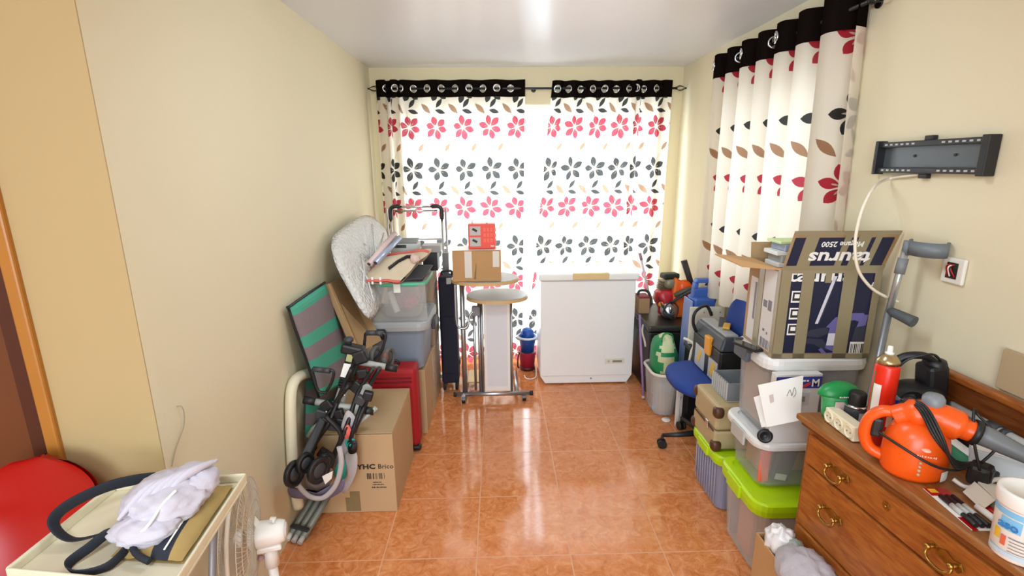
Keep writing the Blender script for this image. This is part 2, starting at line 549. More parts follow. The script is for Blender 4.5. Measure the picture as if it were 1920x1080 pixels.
def window(name, axis, a0, a1, z0, z1, pos, mull, sgn, depth=.06, head=0):
    """frame, sashes and panes; axis 'x': runs along x at y = pos; axis 'y': runs along y at x = pos"""
    def B(mb, s0, s1, q0, q1, t=depth, off=0):
        if axis == 'x': mb.box(s0, s1, pos + off - t / 2, pos + off + t / 2, q0, q1)
        else: mb.box(pos + off - t / 2, pos + off + t / 2, s0, s1, q0, q1)
        return mb
    f = MB(); w = .05
    B(f, a0, a0 + w, z0, z1); B(f, a1 - w, a1, z0, z1); B(f, a0 + w, a1 - w, z1 - w, z1); B(f, a0 + w, a1 - w, z0, z0 + w)
    o = struct(name, f, PVC, .004)
    if head:
        o.parent = None
        h = struct('window_shutter_box', B(MB(), a0, a1, z1 - head, z1, .1, -.02 * sgn), PVC, .004, o)
        z1 = z1 - head
    ed = [a0 + w] + mull + [a1 - w]
    for i in range(len(ed) - 1):
        s0, s1 = ed[i] - (.03 if i else 0), ed[i + 1] + (.03 if i < len(ed) - 2 else 0)
        s = MB(); q0, q1 = z0 + w, z1 - (0 if head else w); e = .055; off = .02 * (1 if i % 2 else -1)
        B(s, s0, s0 + e, q0, q1, .035, off); B(s, s1 - e, s1, q0, q1, .035, off)
        B(s, s0 + e, s1 - e, q1 - e, q1, .035, off); B(s, s0 + e, s1 - e, q0, q0 + e, .035, off)
        so = struct('window_sash', s, PVC, .003, o)
        struct('window_pane', B(MB(), s0 + e, s1 - e, q0 + e, q1 - e, .006, off), GLASS, 0, so)


window('window_1', 'x', WX0, WX1, WZ0, WZ1, YB + .1, [.3], 1, head=.07)
window('window_2', 'y', SY0, SY1, SZ0, SZ1, XR + .08, [2.9], 1)
window('window_3_added', 'x', RX0, RX1, RZ0, RZ1, YR - .05, [-.6], -1)  # unseen rear window, added to admit the fill light
# wardrobe-like door at the far left: orange trim, dark reveal, brown leaf
b = MB(); b.box(DX1 - .002, DX1 + .038, YC - .016, YC + .02, 0, DZ + .06); b.box(DX0 - .04, DX0 + .015, YC - .016, YC + .02, 0, DZ + .06)
b.box(DX0 + .015, DX1 - .015, YC - .016, YC + .02, DZ - .0, DZ + .06)
d1 = struct('door_1', b, WOODO, .006)
struct('door_jamb', MB().box(DX1 - .055, DX1 - .002, YC + .0, YC + .1, 0, DZ), WOODDK, 0, d1)
lf = struct('door_leaf', MB().box(DX0 + .02, DX1 - .082, YC + .04, YC + .08, .01, DZ - .005), WOODR, .004, d1)
b = MB(); b.box(DX0 + .14, DX1 - .22, YC + .032, YC + .04, .2, .95); b.box(DX0 + .14, DX1 - .22, YC + .032, YC + .04, 1.1, 1.9)
struct('door_panel', b, WOODR, .006, lf)
# pale casing strip beside the side curtain
struct('trim_1', MB().box(XR - .012, XR, 2.29, 2.335, .95, 2.3), PVC, .003)


# ------------------------------------------------------------------ curtains
FAB = fabric_mat('cream_curtain_fabric', 'efe8da', .52)
FRED = fabric_mat('red_print', 'a8122c', .72, 'd96a80')
FBLK = fabric_mat('black_print', '171516', .72, '66686c')
FTAN = fabric_mat('tan_print', '9c7458', .7, 'c9ab98')
FIVO = fabric_mat('ivory_print', 'e2d8c4', .5)
BAND = fabric_mat('black_band_fabric', '17110f', .08)


def petal(cx, cy, ang, r0, r1, w):
    """teardrop grid from radius r0 to r1 about (cx, cy)"""
    ca, sa = math.cos(ang), math.sin(ang)

    def P(a, b):
        L = r0 + (r1 - r0) * a
        ww = w * math.sin(PI * min(1, a ** 1.15 * .985 + .012)) ** .75 * (b - .5)
        return cx + ca * L - sa * ww, cy + sa * L + ca * ww
    return P


def leafshape(cx, cy, ang, ln, w):
    ca, sa = math.cos(ang), math.sin(ang)

    def P(a, b):
        L = (a - .5) * ln; ww = w * math.sin(PI * (.02 + .96 * a)) * (b - .5)
        return cx + ca * L - sa * ww, cy + sa * L + ca * ww
    return P


def flower(cx, cy, n, seed):
    r = random.Random(seed); out = []
    for k in range(n):
        a = 2 * PI * (k + .08 * r.uniform(-1, 1)) / n + PI / 2 + .25
        big = r.uniform(.9, 1.12)
        out.append(petal(cx, cy, a, .016, .096 * big, .05))
    return out


def slits(cx, cy, n, seed):
    r = random.Random(seed); out = []
    for k in range(n):
        a = 2 * PI * (k + .08 * r.uniform(-1, 1)) / n + PI / 2 + .25
        big = r.uniform(.9, 1.12)
        out.append(petal(cx, cy, a, .012, .050 * big, .009))
    return out


def curtain(root_args, axis_o, axis_d, axis_n, ctrl, ztop, zband, zbot, period_u, u0, rows, eyelets, shear=(0, 0), sub=1, amp_low=1, scale=1.0):
    """ctrl: (distance along rod, depth) points of the hem line; the cloth hangs from it"""
    t = T(*root_args)
    o, d, nn = V(axis_o), V(axis_d), V(axis_n)
    line = smooth([(a, b_, 0) for a, b_ in ctrl], 14)
    us = [0]
    for i in range(1, len(line)): us.append(us[-1] + (line[i] - line[i - 1]).length)
    U = us[-1]
    a0, a1 = ctrl[0][0], ctrl[-1][0]

    def at(u):
        u = max(0, min(U, u)); lo, hi = 0, len(us) - 1
        while hi - lo > 1:
            mid = (lo + hi) // 2
            if us[mid] <= u: lo = mid
            else: hi = mid
        f = (u - us[lo]) / max(1e-6, us[hi] - us[lo])
        return line[lo].lerp(line[hi], f)

    def S(u, z, lift=0):
        p = at(u); q = (at(u + .004) - at(u - .004)).normalized()
        k = (ztop - z) / (ztop - zbot)
        f = (p.x - a0) / (a1 - a0)
        sx = p.x + k * (shear[0] * (1 - f) + shear[1] * f)
        dep = p.y * (1 + (amp_low - 1) * k) + .006 * math.sin(3.1 * z + 9 * p.x) * k
        return o + d * (sx - q.y * lift) + nn * (dep + q.x * lift) + Z * z
    nu = max(60, int(U / .012))
    cl = MB().sheet(lambda a, b_: S(a * U, zbot + (zband - zbot) * b_), nu, 40)
    nb = int(U / .006)
    def keep(a, b_):
        z = zband + (ztop - zband) * b_
        return all((a * U - e) ** 2 + (z - (ztop - .065)) ** 2 > .024 ** 2 for e in eyelets)
    t.p('heading_band', MB().sheet(lambda a, b_: S(a * U, zband + (ztop - zband) * b_), nb, 24, 0, True, keep), BAND)
    for e in eyelets:
        ring = [S(e + .026 * math.cos(2 * PI * k / 20), ztop - .065 + .026 * math.sin(2 * PI * k / 20), .002) for k in range(20)]
        t.p('eyelet', MB().tube(ring, .006, 6, 0, True), CHROME)
    prt = {'r': 1, 'k': 2, 't': 3, 'i': 4}

    def put(key, P, na=7, nb_=3, lift=.0016):
        ok = []
        for a in (0, .5, 1):
            u, z = P(a, .5)
            ok.append(0.004 < u < U - .004 and zbot < z < zband + .01)
        if not any(ok): return

        def fn(a, b_):
            u, z = P(a, b_)
            return S(min(max(u, .003), U - .003), min(z, zband + .002), lift)
        cl.sheet(fn, na * sub, nb_ * sub, prt[key])
    if isinstance(period_u, tuple):
        cent = []
        for q in range(period_u[1]):
            x = u0 + period_u[0] * q
            cent.append(min(range(len(us)), key=lambda i: abs(line[i].x - x)))
        cent = [us[i] for i in cent]
    else:
        cent = [u0 + (k - 1) * period_u for k in range(int(U / period_u) + 4)]
    k = -1
    for u in cent:
        for z, kind in rows:
            sd = int(k * 17 + z * 100)
            if kind == 'red':
                for P in flower(u, z, 6, sd): put('r', P)
                for P in slits(u, z, 6, sd): put('i', P, 5, 2, .0026)
            elif kind == 'black':
                for P in flower(u + .01, z, 5, sd): put('k', P)
                for P in slits(u + .01, z, 5, sd): put('i', P, 5, 2, .0026)
            elif kind == 'leaf':
                put('t', leafshape(u - .085, z + .008, -.75, .112, .042))
                put('k', leafshape(u + .028, z + .048, .95, .085, .034)); put('k', leafshape(u + .036, z - .016, -.25, .085, .034))
                put('i', leafshape(u - .01, z - .05, -1.3, .12, .006))
            elif kind == 'tan':
                put('t', leafshape(u + .09, z, .95, .078, .032)); put('i', leafshape(u + .05, z - .08, 1.05, .13, .006))
        k += 1
    t.p('cloth', cl, [FAB, FRED, FBLK, FTAN, FIVO])
    return t, S, U


YCU = 4.31
# left curtain of the balcony door: tight folds on its left edge, then shallow waves
ctl = [(-.965, .0), (-.93, .03), (-.885, .028), (-.895, -.02), (-.86, -.015), (-.84, .035), (-.80, .034), (-.785, -.01)]
xs = -.75
for i in range(8):
    ctl += [(xs + i * .1225, .028 if i % 2 == 0 else -.012)]
ctl += [(.23, .02)]
rows = []
for k in range(4):
    zr = 2.05 - .65 * k
    rows += [(zr, 'red'), (zr + .14, 'leaf'), (zr - .155, 'tan'), (zr - .335, 'black')]
rows += [(2.335, 'black')]
eL = [.10, .27, .36] + [.47 + .118 * i for i in range(8)]
curtain(('curtain', 'cream flowered curtain with black eyelet heading, left half of the balcony door pair', 'curtain', (-.37, YCU, .06), 'floral curtains'),
        (0, YCU, 0), X, -Y, ctl, 2.415, 2.285, .06, .232, .19, rows, eL, (-.01, -.03))
ctr = [(.45, .0), (.475, .03), (.52, .02), (.555, -.012), (.62, .03), (.69, -.012), (.76, .03), (.83, -.012), (.90, .03), (.97, -.012), (1.04, .03), (1.10, .0), (1.135, .04), (1.12, .06), (1.16, .045), (1.19, -.012), (1.26, .03), (1.33, -.005), (1.36, .03), (1.425, .01)]
curtain(('curtain', 'cream flowered curtain with black eyelet heading, hanging behind the white chest freezer', 'curtain', (.93, YCU, .06), 'floral curtains'),
        (0, YCU, 0), X, -Y, ctr, 2.405, 2.275, .06, .215, .05, rows, [.06 + .115 * i for i in range(10)], (-.225, -.03))
# side window curtain: deep hanging folds seen at an angle
cts = [(0, .0)]
nf = 7
for i in range(nf):
    y0 = i * .19
    cts += [(y0 + .02, .05), (y0 + .10, .062), (y0 + .135, .0), (y0 + .15, -.042), (y0 + .175, -.042)]
cts += [(1.345, .02)]
rws = []
for k in range(4):
    zr = 2.26 - .62 * k
    rws += [(zr, 'red'), (zr - .16, 'tan'), (zr - .31, 'black'), (zr - .46, 'leaf')]
curtain(('curtain', 'cream flowered curtain on the right wall behind the opened vacuum cleaner box', 'curtain', (1.47, 2.87, .8), 'floral curtains'),
        (1.488, 3.55, 0), -Y, -X, cts, 2.43, 2.285, .86, (.19, 7), .150, rws, [.08 + .222 * i for i in range(8)], (.0, .06), 1, 1.1)


def rod(label, a, b_, nrm, dw):
    t = T('curtain_rod', label, 'curtain rod', a, 'black curtain rods')
    a, b_ = V(a), V(b_); d = (b_ - a).normalized()
    t.p('pole', MB().cyl(a, b_, .009, n=12), BLACKS)
    for p, s in ((a, -1), (b_, 1)):
        f = MB()
        for k in range(4):   # cage finial of four bent wires
            an = PI / 2 * k + .3
            side = d.orthogonal().normalized(); up = d.cross(side)
            w = side * math.cos(an) + up * math.sin(an)
            f.tube(smooth([p, p + d * s * .02 + w * .022, p + d * s * .045 + w * .02, p + d * s * .075], 5), .0028, 6)
        f.ball(p + d * s * .078, .007, 10, 6); f.cyl(p - d * s * .004, p + d * s * .006, .012)
        t.p('finial', f, BLACKS)
    for f_ in (.02, .52, .98):
        p = a.lerp(b_, f_)
        t.p('bracket', MB().cyl(p, p - V(nrm) * (dw - .003), .006, n=8).cyl(p - V(nrm) * (dw - .006), p - V(nrm) * dw, .02), BLACKS)
    return t


rod('black rod with cage finials over the balcony door curtains', (-.95, YCU, 2.352), (1.46, YCU, 2.345), (0, -1, 0), .088)
rod('black rod on the right wall carrying the side window curtain', (1.486, 3.56, 2.365), (1.486, 2.16, 2.365), (-1, 0, 0), .056)


# ------------------------------------------------------------------ left side
def carton(t, x0, x1, y0, y1, z0, z1, m, tape=None, flaps=True, bev=.004):
    body = t.p('body', MB().box(x0, x1, y0, y1, z0, z1 - .004), m, bevel=bev)
    ym = (y0 + y1) / 2
    for q in ((y0 + .001, ym - .0015), (ym + .0015, y1 - .001)):
        t.p('flap', MB().box(x0 + .001, x1 - .001, q[0], q[1], z1 - .004, z1), m, bevel=.001)
    return body


# large carton by the left wall
BX0, BX1, BY0, BY1, BZ = -.945, -.548, 2.28, 2.80, .45
t = T('cardboard_box', 'large brown cardboard box with black printing on the floor below the folded stroller', 'box', ((BX0 + BX1) / 2, (BY0 + BY1) / 2, 0))
t.p('body', MB().box(BX0, BX1, BY0, BY1, 0, BZ - .005), CARD, bevel=.004)
XM = (BX0 + BX1) / 2
t.p('flap', MB().slab([(BX0, BY0, BZ + .004), (BX1, BY0, BZ + .002), (BX1, BY0 + .27, BZ - .001), (BX0, BY0 + .27, BZ - .001)], .004), CARD)
t.p('flap', MB().slab([(BX0, BY1 - .272, BZ), (BX1, BY1 - .272, BZ), (BX1, BY1, BZ), (BX0, BY1, BZ)], .004), CARD)
b = MB().text('YHC', .039, (-.690, BY0 - .001, .265), X, Z, 0, .0004, .0016, (1.15, .95)).text('Brico', .037, (-.592, BY0 - .001, .265), X, Z, 0, .0004, .0002, (1.0, 1))
b.dashes(.045, .006, (-.640, BY0 - .001, .176), X, Z, 3).dashes(.06, .006, (-.635, BY0 - .001, .163), X, Z, 4).dashes(.075, .007, (-.632, BY0 - .001, .147), X, Z, 5)
r5 = random.Random(5); xx = -.69
b2 = MB()
while xx < -.60:
    w = r5.choice((.002, .003, .005)); b2.box(xx, xx + w, BY0 - .0012, BY0 - .0004, .195, .228); xx += w + r5.choice((.002, .003, .009))
b.add(b2.v, b2.f)
b.v = b.v; t.p('print', b, INK)
t.p('tape_strip', MB().box(-.785, -.735, BY0 - .0015, BY0, .01, .125).box(-.81, -.786, BY0 - .0012, BY0, .01, .09), TAPE)

# red suitcase behind it
t = T('suitcase', 'red fabric suitcase with black corner standing between the two cardboard boxes', 'suitcase', (-.69, 2.95, 0))
t.p('body', MB().box(-.88, -.515, 2.84, 2.985, .03, .56), REDF, bevel=.03, seg=4)
t.p('front_pocket', MB().box(-.85, -.545, 2.815, 2.845, .07, .44), REDF, bevel=.012, seg=3)
zp = MB()
for z in (.475, .50): zp.tube([(-.86, 2.838, z), (-.54, 2.838, z)], .004, 6)
t.p('zipper', zp, mat('dark_red_zip', '6f0a10', .6))
t.p('handle', MB().tube(smooth([(-.76, 2.91, .555), (-.75, 2.91, .585), (-.64, 2.91, .585), (-.63, 2.91, .555)], 5), .009), BLACK)
for x in (-.86, -.535):
    t.p('corner_guard', MB().box(x - .028, x + .028, 2.832, 2.88, .012, .045), BLACK, bevel=.012)
for x in (-.85, -.545):
    for y in (2.87, 2.96): t.p('wheel', MB().cyl((x - .012, y, .018), (x + .012, y, .018), .018), BLACK)

# long carton along the wall with shrink wrap over its far end
t = T('cardboard_box', 'long brown cardboard box on the floor beneath the grey tub behind the red suitcase', 'box', (-.7, 3.44, 0))
t.p('body', MB().box(-.93, -.495, 3.06, 3.86, 0, .455), CARD, bevel=.005)
t.p('film', MB().box(-.935, -.488, 3.42, 3.867, .003, .462), FILM, bevel=.006)
fl = MB(); r9 = random.Random(3)
for k in range(7):
    y = 3.4 + .06 * k; fl.tube(smooth([(-.487, y, .45), (-.485, y + r9.uniform(-.05, .05), .3), (-.487, y + .05, .16)], 5), .0022, 5)
t.p('film_fold', fl, FILM)
t.p('dent', MB().slab([(-.4945, 3.30, .07), (-.4945, 3.33, .07), (-.4945, 3.33, .12), (-.4945, 3.30, .12)], .001), CARDD)

# upper wrapped carton
t = T('cardboard_box', 'brown cardboard box in clear wrapping film standing behind the grey tub', 'box', (-.6, 3.7, .46))
t.p('body', MB().box(-.80, -.49, 3.50, 3.86, .4625, 1.0), CARDD, bevel=.005)
fm = MB().box(-.808, -.478, 3.49, 3.87, .463, 1.015)
t.p('film', fm, FILM, bevel=.012)
fl = MB()
for k in range(9):
    z = .55 + .05 * k; fl.tube(smooth([(-.474, 3.49, z), (-.47, 3.6 + r9.uniform(-.04, .04), z + r9.uniform(-.03, .05)), (-.474, 3.86, z + r9.uniform(-.05, .05))], 5), .003, 5)
t.p('film_fold', fl, FILM)

# grey-blue tub with lid
def tub(t, x0, x1, y0, y1, z0, z1, bm, lm, lidh=.05, taper=.02, over=.012, r=.06, wall=.004, bodyname='tub_body'):
    cx, cy, w, d = (x0 + x1) / 2, (y0 + y1) / 2, x1 - x0, y1 - y0
    def ring(ww, dd, z, rr): return [V((cx + p[0], cy + p[1], z)) for p in rrect(ww, dd, rr, 5)]
    rings = [ring(w - 2 * taper - .02, d - 2 * taper - .02, z0, r), ring(w - 2 * taper, d - 2 * taper, z0 + .012, r), ring(w - taper, d - taper, (z0 + z1) / 2, r), ring(w, d, z1 - lidh * .6, r),
             ring(w - 2 * wall, d - 2 * wall, z1 - lidh * .6, r), ring(w - 2 * taper - 2 * wall, d - 2 * taper - 2 * wall, z0 + .015, r)]
    n = len(rings[0]); b = MB(); vs = sum(rings, [])
    fs = [(i * n + j, i * n + (j + 1) % n, (i + 1) * n + (j + 1) % n, (i + 1) * n + j) for i in range(5) for j in range(n)]
    fs += [tuple(range(n))[::-1], tuple(range(5 * n, 6 * n))]
    b.add(vs, fs, 0, False)
    body = t.p(bodyname, b, bm)
    if lm is not None:
        w2, d2 = w + 2 * over, d + 2 * over
        R2 = [ring(w2, d2, z1 - lidh, r + over), ring(w2 + .004, d2 + .004, z1 - lidh * .55, r + over), ring(w2, d2, z1 - .008, r + over), ring(w2 - .02, d2 - .02, z1, r), ring(w2 - .07, d2 - .07, z1, r), ring(w2 - .075, d2 - .075, z1 - .008, r)]
        b = MB(); fs = [(i * n + j, i * n + (j + 1) % n, (i + 1) * n + (j + 1) % n, (i + 1) * n + j) for i in range(5) for j in range(n)]
        fs += [tuple(range(n))[::-1], tuple(range(5 * n, 6 * n))]
        b.add(sum(R2, []), fs, 0, False)
        t.p('lid', b, lm)
    return body


t = T('storage_tub', 'grey-blue plastic storage tub with grey lid standing on the long cardboard box', 'storage box', (-.64, 3.22, .465))
tub(t, -.84, -.47, 3.015, 3.47, .466, .80, TUBB, LIDG, .055, .03, .02, .05)
b = MB()
for y in (3.2, 3.3): b.box(-.462, -.455, y, y + .02, .5, .7)
t.p('latch', MB().box(-.845, -.71, 2.965, 2.995, .70, .765), BLACK, bevel=.01)
t.p('latch', MB().box(-.455, -.425, 3.16, 3.30, .70, .765), DGREY, bevel=.008)

# clear box with a green rim holding odds and ends
t = T('storage_box', 'clear wrapped storage box with green rim and coloured contents, on the grey tub lid', 'storage box', (-.62, 3.22, .80))
tub(t, -.785, -.465, 3.04, 3.42, .801, 1.05, clear_mat('thin_clear_plastic', 'e8e4e0', .17, .15), None, .04, .045, .0, .06)
rim = [V((-.625 + p[0], 3.23 + p[1], 1.035)) for p in rrect(.33, .39, .065, 6)]
t.p('rim', MB().tube(rim, .014, 8, 0, True, ((0, 0, 1), .5)), mat('mint_green_plastic', '4fb08a', .4))
t.p('lid', MB().prism(rrect(.33, .39, .065), (-.625, 3.23, 1.048), X, Y, .008), CLEARW)
t.p('clip', MB().box(-.655, -.612, 3.022, 3.04, .985, 1.055), mat('pale_clip', 'e6e6dc', .4), bevel=.004)
t.p('film', MB().prism([(-.17, 0), (.17, 0), (.165, .24), (-.165, .24)], (-.625, 3.032, .803), X, Z, .003), FILM)
def filler(name, label, cat, mb, m, base, grp=None): return one(name, label, cat, mb, m, base, .006, 2, grp)
filler('toy_block', 'red toy seen inside the clear box with green rim', 'toy', MB().ball((-.59, 3.17, .90), (.045, .045, .055), amp=.2, seed=2), mat('dusty_red', 'c2566a', .5), (-.615, 3.16, .84))
filler('cloth_roll', 'pale cloth roll standing inside the clear box with green rim', 'cloth', MB().tube([(-.70, 3.13, .97), (-.655, 3.10, .84)], .02, 12), PAPER, (-.64, 3.12, .83))
filler('doll_cloth', 'pink cloth bundle in the corner of the clear box with green rim', 'cloth', MB().ball((-.68, 3.22, .88), (.04, .05, .05), amp=.25, seed=4), mat('pale_pink_cloth', 'd98f9c', .8), (-.69, 3.2, .82))
filler('yarn_bundle', 'pale mixed bundle filling the back of the clear box with green rim', 'bundle', MB().ball((-.615, 3.30, .92), (.085, .05, .085), amp=.2, freq=3, seed=6), mat('pale_mixed_yarn', 'cdbdb6', .9, noise_amt=.4, noise_scale=20, col2='b0848c'), (-.60, 3.31, .84))

# what lies on the clear box: dark folder, canvas bag, rolled tubes, black case and a grey printer
t = T('laptop_case', 'flat black case under the canvas bag on the clear box with green rim', 'case', (-.52, 3.15, 1.057))
t.p('shell', MB().slab([(-.70, 3.01, 1.064), (-.475, 3.03, 1.064), (-.45, 3.33, 1.095), (-.70, 3.33, 1.095)], .02), mat('charcoal_nylon', '36373a', .75), bevel=.006)
t.p('zipper', MB().tube([(-.70, 3.008, 1.066), (-.475, 3.028, 1.066), (-.448, 3.33, 1.097)], .003, 6), BLACK)
t = T('canvas_bag', 'beige canvas bag with coral edging lying on the black case', 'bag', (-.68, 3.08, 1.07))
b = MB()
def bagfn(a, q):
    x = -.85 + .25 * a + (.10 + .06 * a) * q; y = 2.97 + .30 * q
    z = 1.07 + .10 * q + .055 * math.sin(PI * a) ** .7 * math.sin(PI * min(1, q * 1.0 + .02)) ** .6 + .02 * noise.noise(V((a * 3, q * 3, 1))) + .05 * a * q
    return V((x, y, z))
b.sheet(bagfn, 24, 18)
b.sheet(lambda a, q: V((bagfn(a, q).x, bagfn(a, q).y, max(1.045, bagfn(a, q).z - .055 * (math.sin(PI * a) * math.sin(PI * q)) ** .3 - .012))), 24, 18)
t.p('body', b, CANVAS)
t.p('edging', MB().tube([bagfn(i / 14, 0) for i in range(15)], .009, 8).tube([bagfn(0, i / 10) for i in range(11)], .007, 8).tube([bagfn(i / 14, .9) + V((0, 0, .006)) for i in range(15)], .009, 8), PINK)
t.p('strap', MB().tube([bagfn(.62, .16) + Z * .016, bagfn(.72, .32) + Z * .022, bagfn(.83, .45) + Z * .028, bagfn(.95, .55) + Z * .02], .011, 8, 0, False, ((0, 0, 1), .5)), BLACK)
for a_ in (.33, .52): t.p('buckle', MB().bx(bagfn(a_, .03) + V((0, -.012, -.01)), (.012, .008, .045)), PAPER)
t.p('tassel', MB().ball(bagfn(.97, .5) + Z * .02, .028, amp=.3, seed=3), mat('pinkish_white', 'dcbfb4', .8))
rl = [((692, 497, 2.98), (741, 440, 3.2), mat('pinkish_foil_paper', 'd9c0bd', .35), 'pink and white', 'beside the silver roll'), ((704, 495, 2.98), (750, 448, 3.2), mat('silver_foil_paper', 'a9b3c9', .25, .3), 'silver', 'nearer the window')]
for a, q, mm, nm, wh in rl:
    p0, p1 = wy(*a) + V((0, 0, .006)), wy(*q) + V((0, 0, .008))
    t = T('paper_roll', nm + ' wrapping paper roll leaning on the canvas bag ' + wh, 'paper roll', p0, 'wrapping paper rolls')
    t.p('tube', MB().cyl(p0, p1, .018, n=16), mm)
    t.p('core', MB().cyl(p0 - (p1 - p0) * .01, p0 + (p1 - p0) * .02, .011, n=14), WOODDK)
t = T('printer', 'low grey machine with dark lid slot lying behind the canvas bag', 'machine', (-.62, 3.40, 1.058))
t.p('body', MB().box(-.73, -.54, 3.345, 3.47, 1.058, 1.245), LGREY, bevel=.012)
t.p('lid', MB().slab([(-.72, 3.35, 1.247), (-.55, 3.35, 1.247), (-.55, 3.46, 1.262), (-.72, 3.46, 1.262)], .012), GREY, bevel=.004)
t.p('slot', MB().box(-.71, -.62, 3.342, 3.346, 1.215, 1.236), BLACK)
t = T('speaker_box', 'black box with grey zigzag top standing beside the trolley tube', 'box', (-.49, 3.60, 1.016))
t.p('body', MB().box(-.545, -.44, 3.54, 3.66, 1.016, 1.15), BLACK, bevel=.005)
zz = MB()
for k in range(4): zz.bx((-.53 + .025 * k, 3.537, 1.172), (.008, .006, .04), Matrix.Rotation(.6 if k % 2 else -.6, 3, 'Y'))
t.p('zigzag_strip', zz, LGREY)
t.p('top_panel', MB().box(-.55, -.415, 3.53, 3.665, 1.15, 1.2), mat('warm_grey_plastic', 'a3a09c', .5), bevel=.004)

# bubble-wrapped panel against the wall
t = T('wrapped_panel', 'oval panel in white bubble wrap leaning on the left wall above the grey tub', 'panel', (-.85, 3.2, .80))
out = [(622, 450), (645, 425), (685, 403), (712, 418), (727, 445), (722, 520), (712, 575), (700, 597), (683, 590), (655, 545), (628, 492)]
c = V((0, 0, 0)); P3 = []
for px, py in out:
    f = (py - 400) / 200
    P3.append(wx(px, py, -1.0 + .18 * f ** 1.3 + .001 * (px - 622)))
    c += P3[-1] / len(out)
loop = smooth(P3, 5, True)
nr = (P3[2] - P3[6]).cross(P3[4] - P3[9]).normalized()
if nr.x < 0: nr = -nr
b = MB(); n = len(loop); ringsv = []
for s, h in ((.0, .035), (.35, .034), (.7, .03), (.9, .022), (1, .0), (.9, -.02), (.5, -.024), (0, -.024)):
    for i, p in enumerate(loop):
        q = c.lerp(p, s) + nr * (h + .012 * noise.noise(p * 9 + V((s * 4, 0, 0))) * (1 if h > 0 else 0))
        q.x = max(q.x, XL + .004)
        ringsv.append(q)
fs = [(k * n + j, k * n + (j + 1) % n, (k + 1) * n + (j + 1) % n, (k + 1) * n + j) for k in range(7) for j in range(n)]
b.add(ringsv, fs, 0, True)
t.p('wrapping', b, BUBBLE)
cr = MB()
for k in range(7):
    i = int(n * (.08 + .12 * k)); p = loop[i % n]; q = loop[(i + n // 3) % n]
    cr.tube([p.lerp(c, .25) + nr * .034, p.lerp(q, .3).lerp(c, .4) + nr * .042, p.lerp(q, .6).lerp(c, .35) + nr * .036], .006, 6)
t.p('wrap_fold', cr, BUBBLE)
inner = MB(); iv = [c.lerp(p, .9) + nr * h for h in (-.006, .012) for p in loop]
inner.add(iv, [tuple(range(n))[::-1], tuple(range(n, 2 * n))] + [(j, (j + 1) % n, n + (j + 1) % n, n + j) for j in range(n)])
t.p('panel_core', inner, mat('off_white_board', 'd9d3c8', .6))

# flat carton panel leaning between
q4 = [wx(612, 533, -1.0), wx(652, 516, -.995), wy(712, 640, 2.90), wy(668, 665, 2.74)]
t = T('flat_carton', 'flat brown cardboard panel leaning on the wall behind the striped cushion', 'cardboard panel', q4[3])
t.p('sheet', MB().slab(q4, .03), CARDD, bevel=.003)
t.p('edge', MB().slab([q4[0] + V((.016, 0, .0)), q4[0].lerp(q4[1], .05) + V((.018, 0, 0)), q4[3].lerp(q4[2], .05) + V((.016, 0, 0)), q4[3] + V((.016, 0, 0))], .006), CARDO)


def striped(t, q, thick, bands, nm='stripe_panel'):
    """q: top-left, top-right, bottom-right, bottom-left"""
    q = [V(p) for p in q]; nrm = (q[1] - q[0]).cross(q[3] - q[0]).normalized()
    b = MB(); N = 34
    def fn(side):
        def f(a, v):
            p = q[0].lerp(q[1], a).lerp(q[3].lerp(q[2], a), v)
            e = min(a, 1 - a, v * 1.6, (1 - v) * 1.6)
            return p + nrm * side * thick * (.5 * min(1, (e / .06)) ** .5 if e < .06 else .5) + nrm * side * .004 * math.sin(a * PI)
        return f
    for side in (1, -1):
        st = len(b.v)
        f = fn(side)
        vs = [f(i / 12, j / N) for j in range(N + 1) for i in range(13)]
        for j in range(N):
            tt = any(x0 <= (j + .5) / N <= x1 for x0, x1 in bands)
            b.add([vs[j * 13 + i] for i in range(13)] + [vs[(j + 1) * 13 + i] for i in range(13)], [(i, i + 1, 14 + i, 13 + i) for i in range(12)], 1 if tt else 0, True)
    return t.p(nm, b, [MAUVE, TEAL]), q


q4 = [wx(543, 577, -1.0), wx(609, 531, -1.0), wx(672, 700, -.90), wx(598, 745, -.935)]
t = T('lounger_headrest', 'grey-mauve and teal striped lounger section with black edges leaning on the left wall', 'sun lounger', q4[3])
cush, q = striped(t, q4, .03, [(.0, .10), (.31, .45), (.60, .74), (.92, 1)])
sm = MB().tube([q[0].lerp(q[1], .62).lerp(q[3].lerp(q[2], .62), v) + V((.017, 0, 0)) for v in (.32, .5, .7, .9)], .002, 5)
t.p('seam', sm, mat('dark_seam', '5f5355', .8))
t.p('edge_tube', MB().tube(smooth([q[1] + V((.0, 0, .004)), q[0].lerp(q[1], .06) + V((0, 0, .006)), q[0] + V((0, -.004, -.02)), q[0].lerp(q[3], .5) + V((0, -.006, 0)), q[3]], 6), .007, 8), BLACK)
# cream plastic lounger standing on its end, seen at the wall
def fp(px, py, x): return wx(px, py, x)
t = T('sun_lounger', 'cream plastic sun lounger with teal striped cloth folded against the wall behind the stroller', 'sun lounger', (-1.0, 2.3, 0))
path = smooth([fp(640, 688, -1.004), fp(600, 695, -1.004), fp(565, 704, -1.004), fp(549, 722, -1.004), fp(545, 760, -1.004), fp(547, 840, -1.004), fp(552, 905, -1.004), fp(560, 950, -1.004)], 6)
t.p('frame', MB().tube(path, .026, 10, 0, False, ((1, 0, 0), 1.0)), CREAM)
q4 = [fp(574, 705, -1.016), fp(640, 690, -1.016), fp(650, 830, -1.004), fp(572, 832, -1.004)]
striped(t, q4, .016, [(.1, .22), (.38, .55), (.75, .87)], 'cloth')

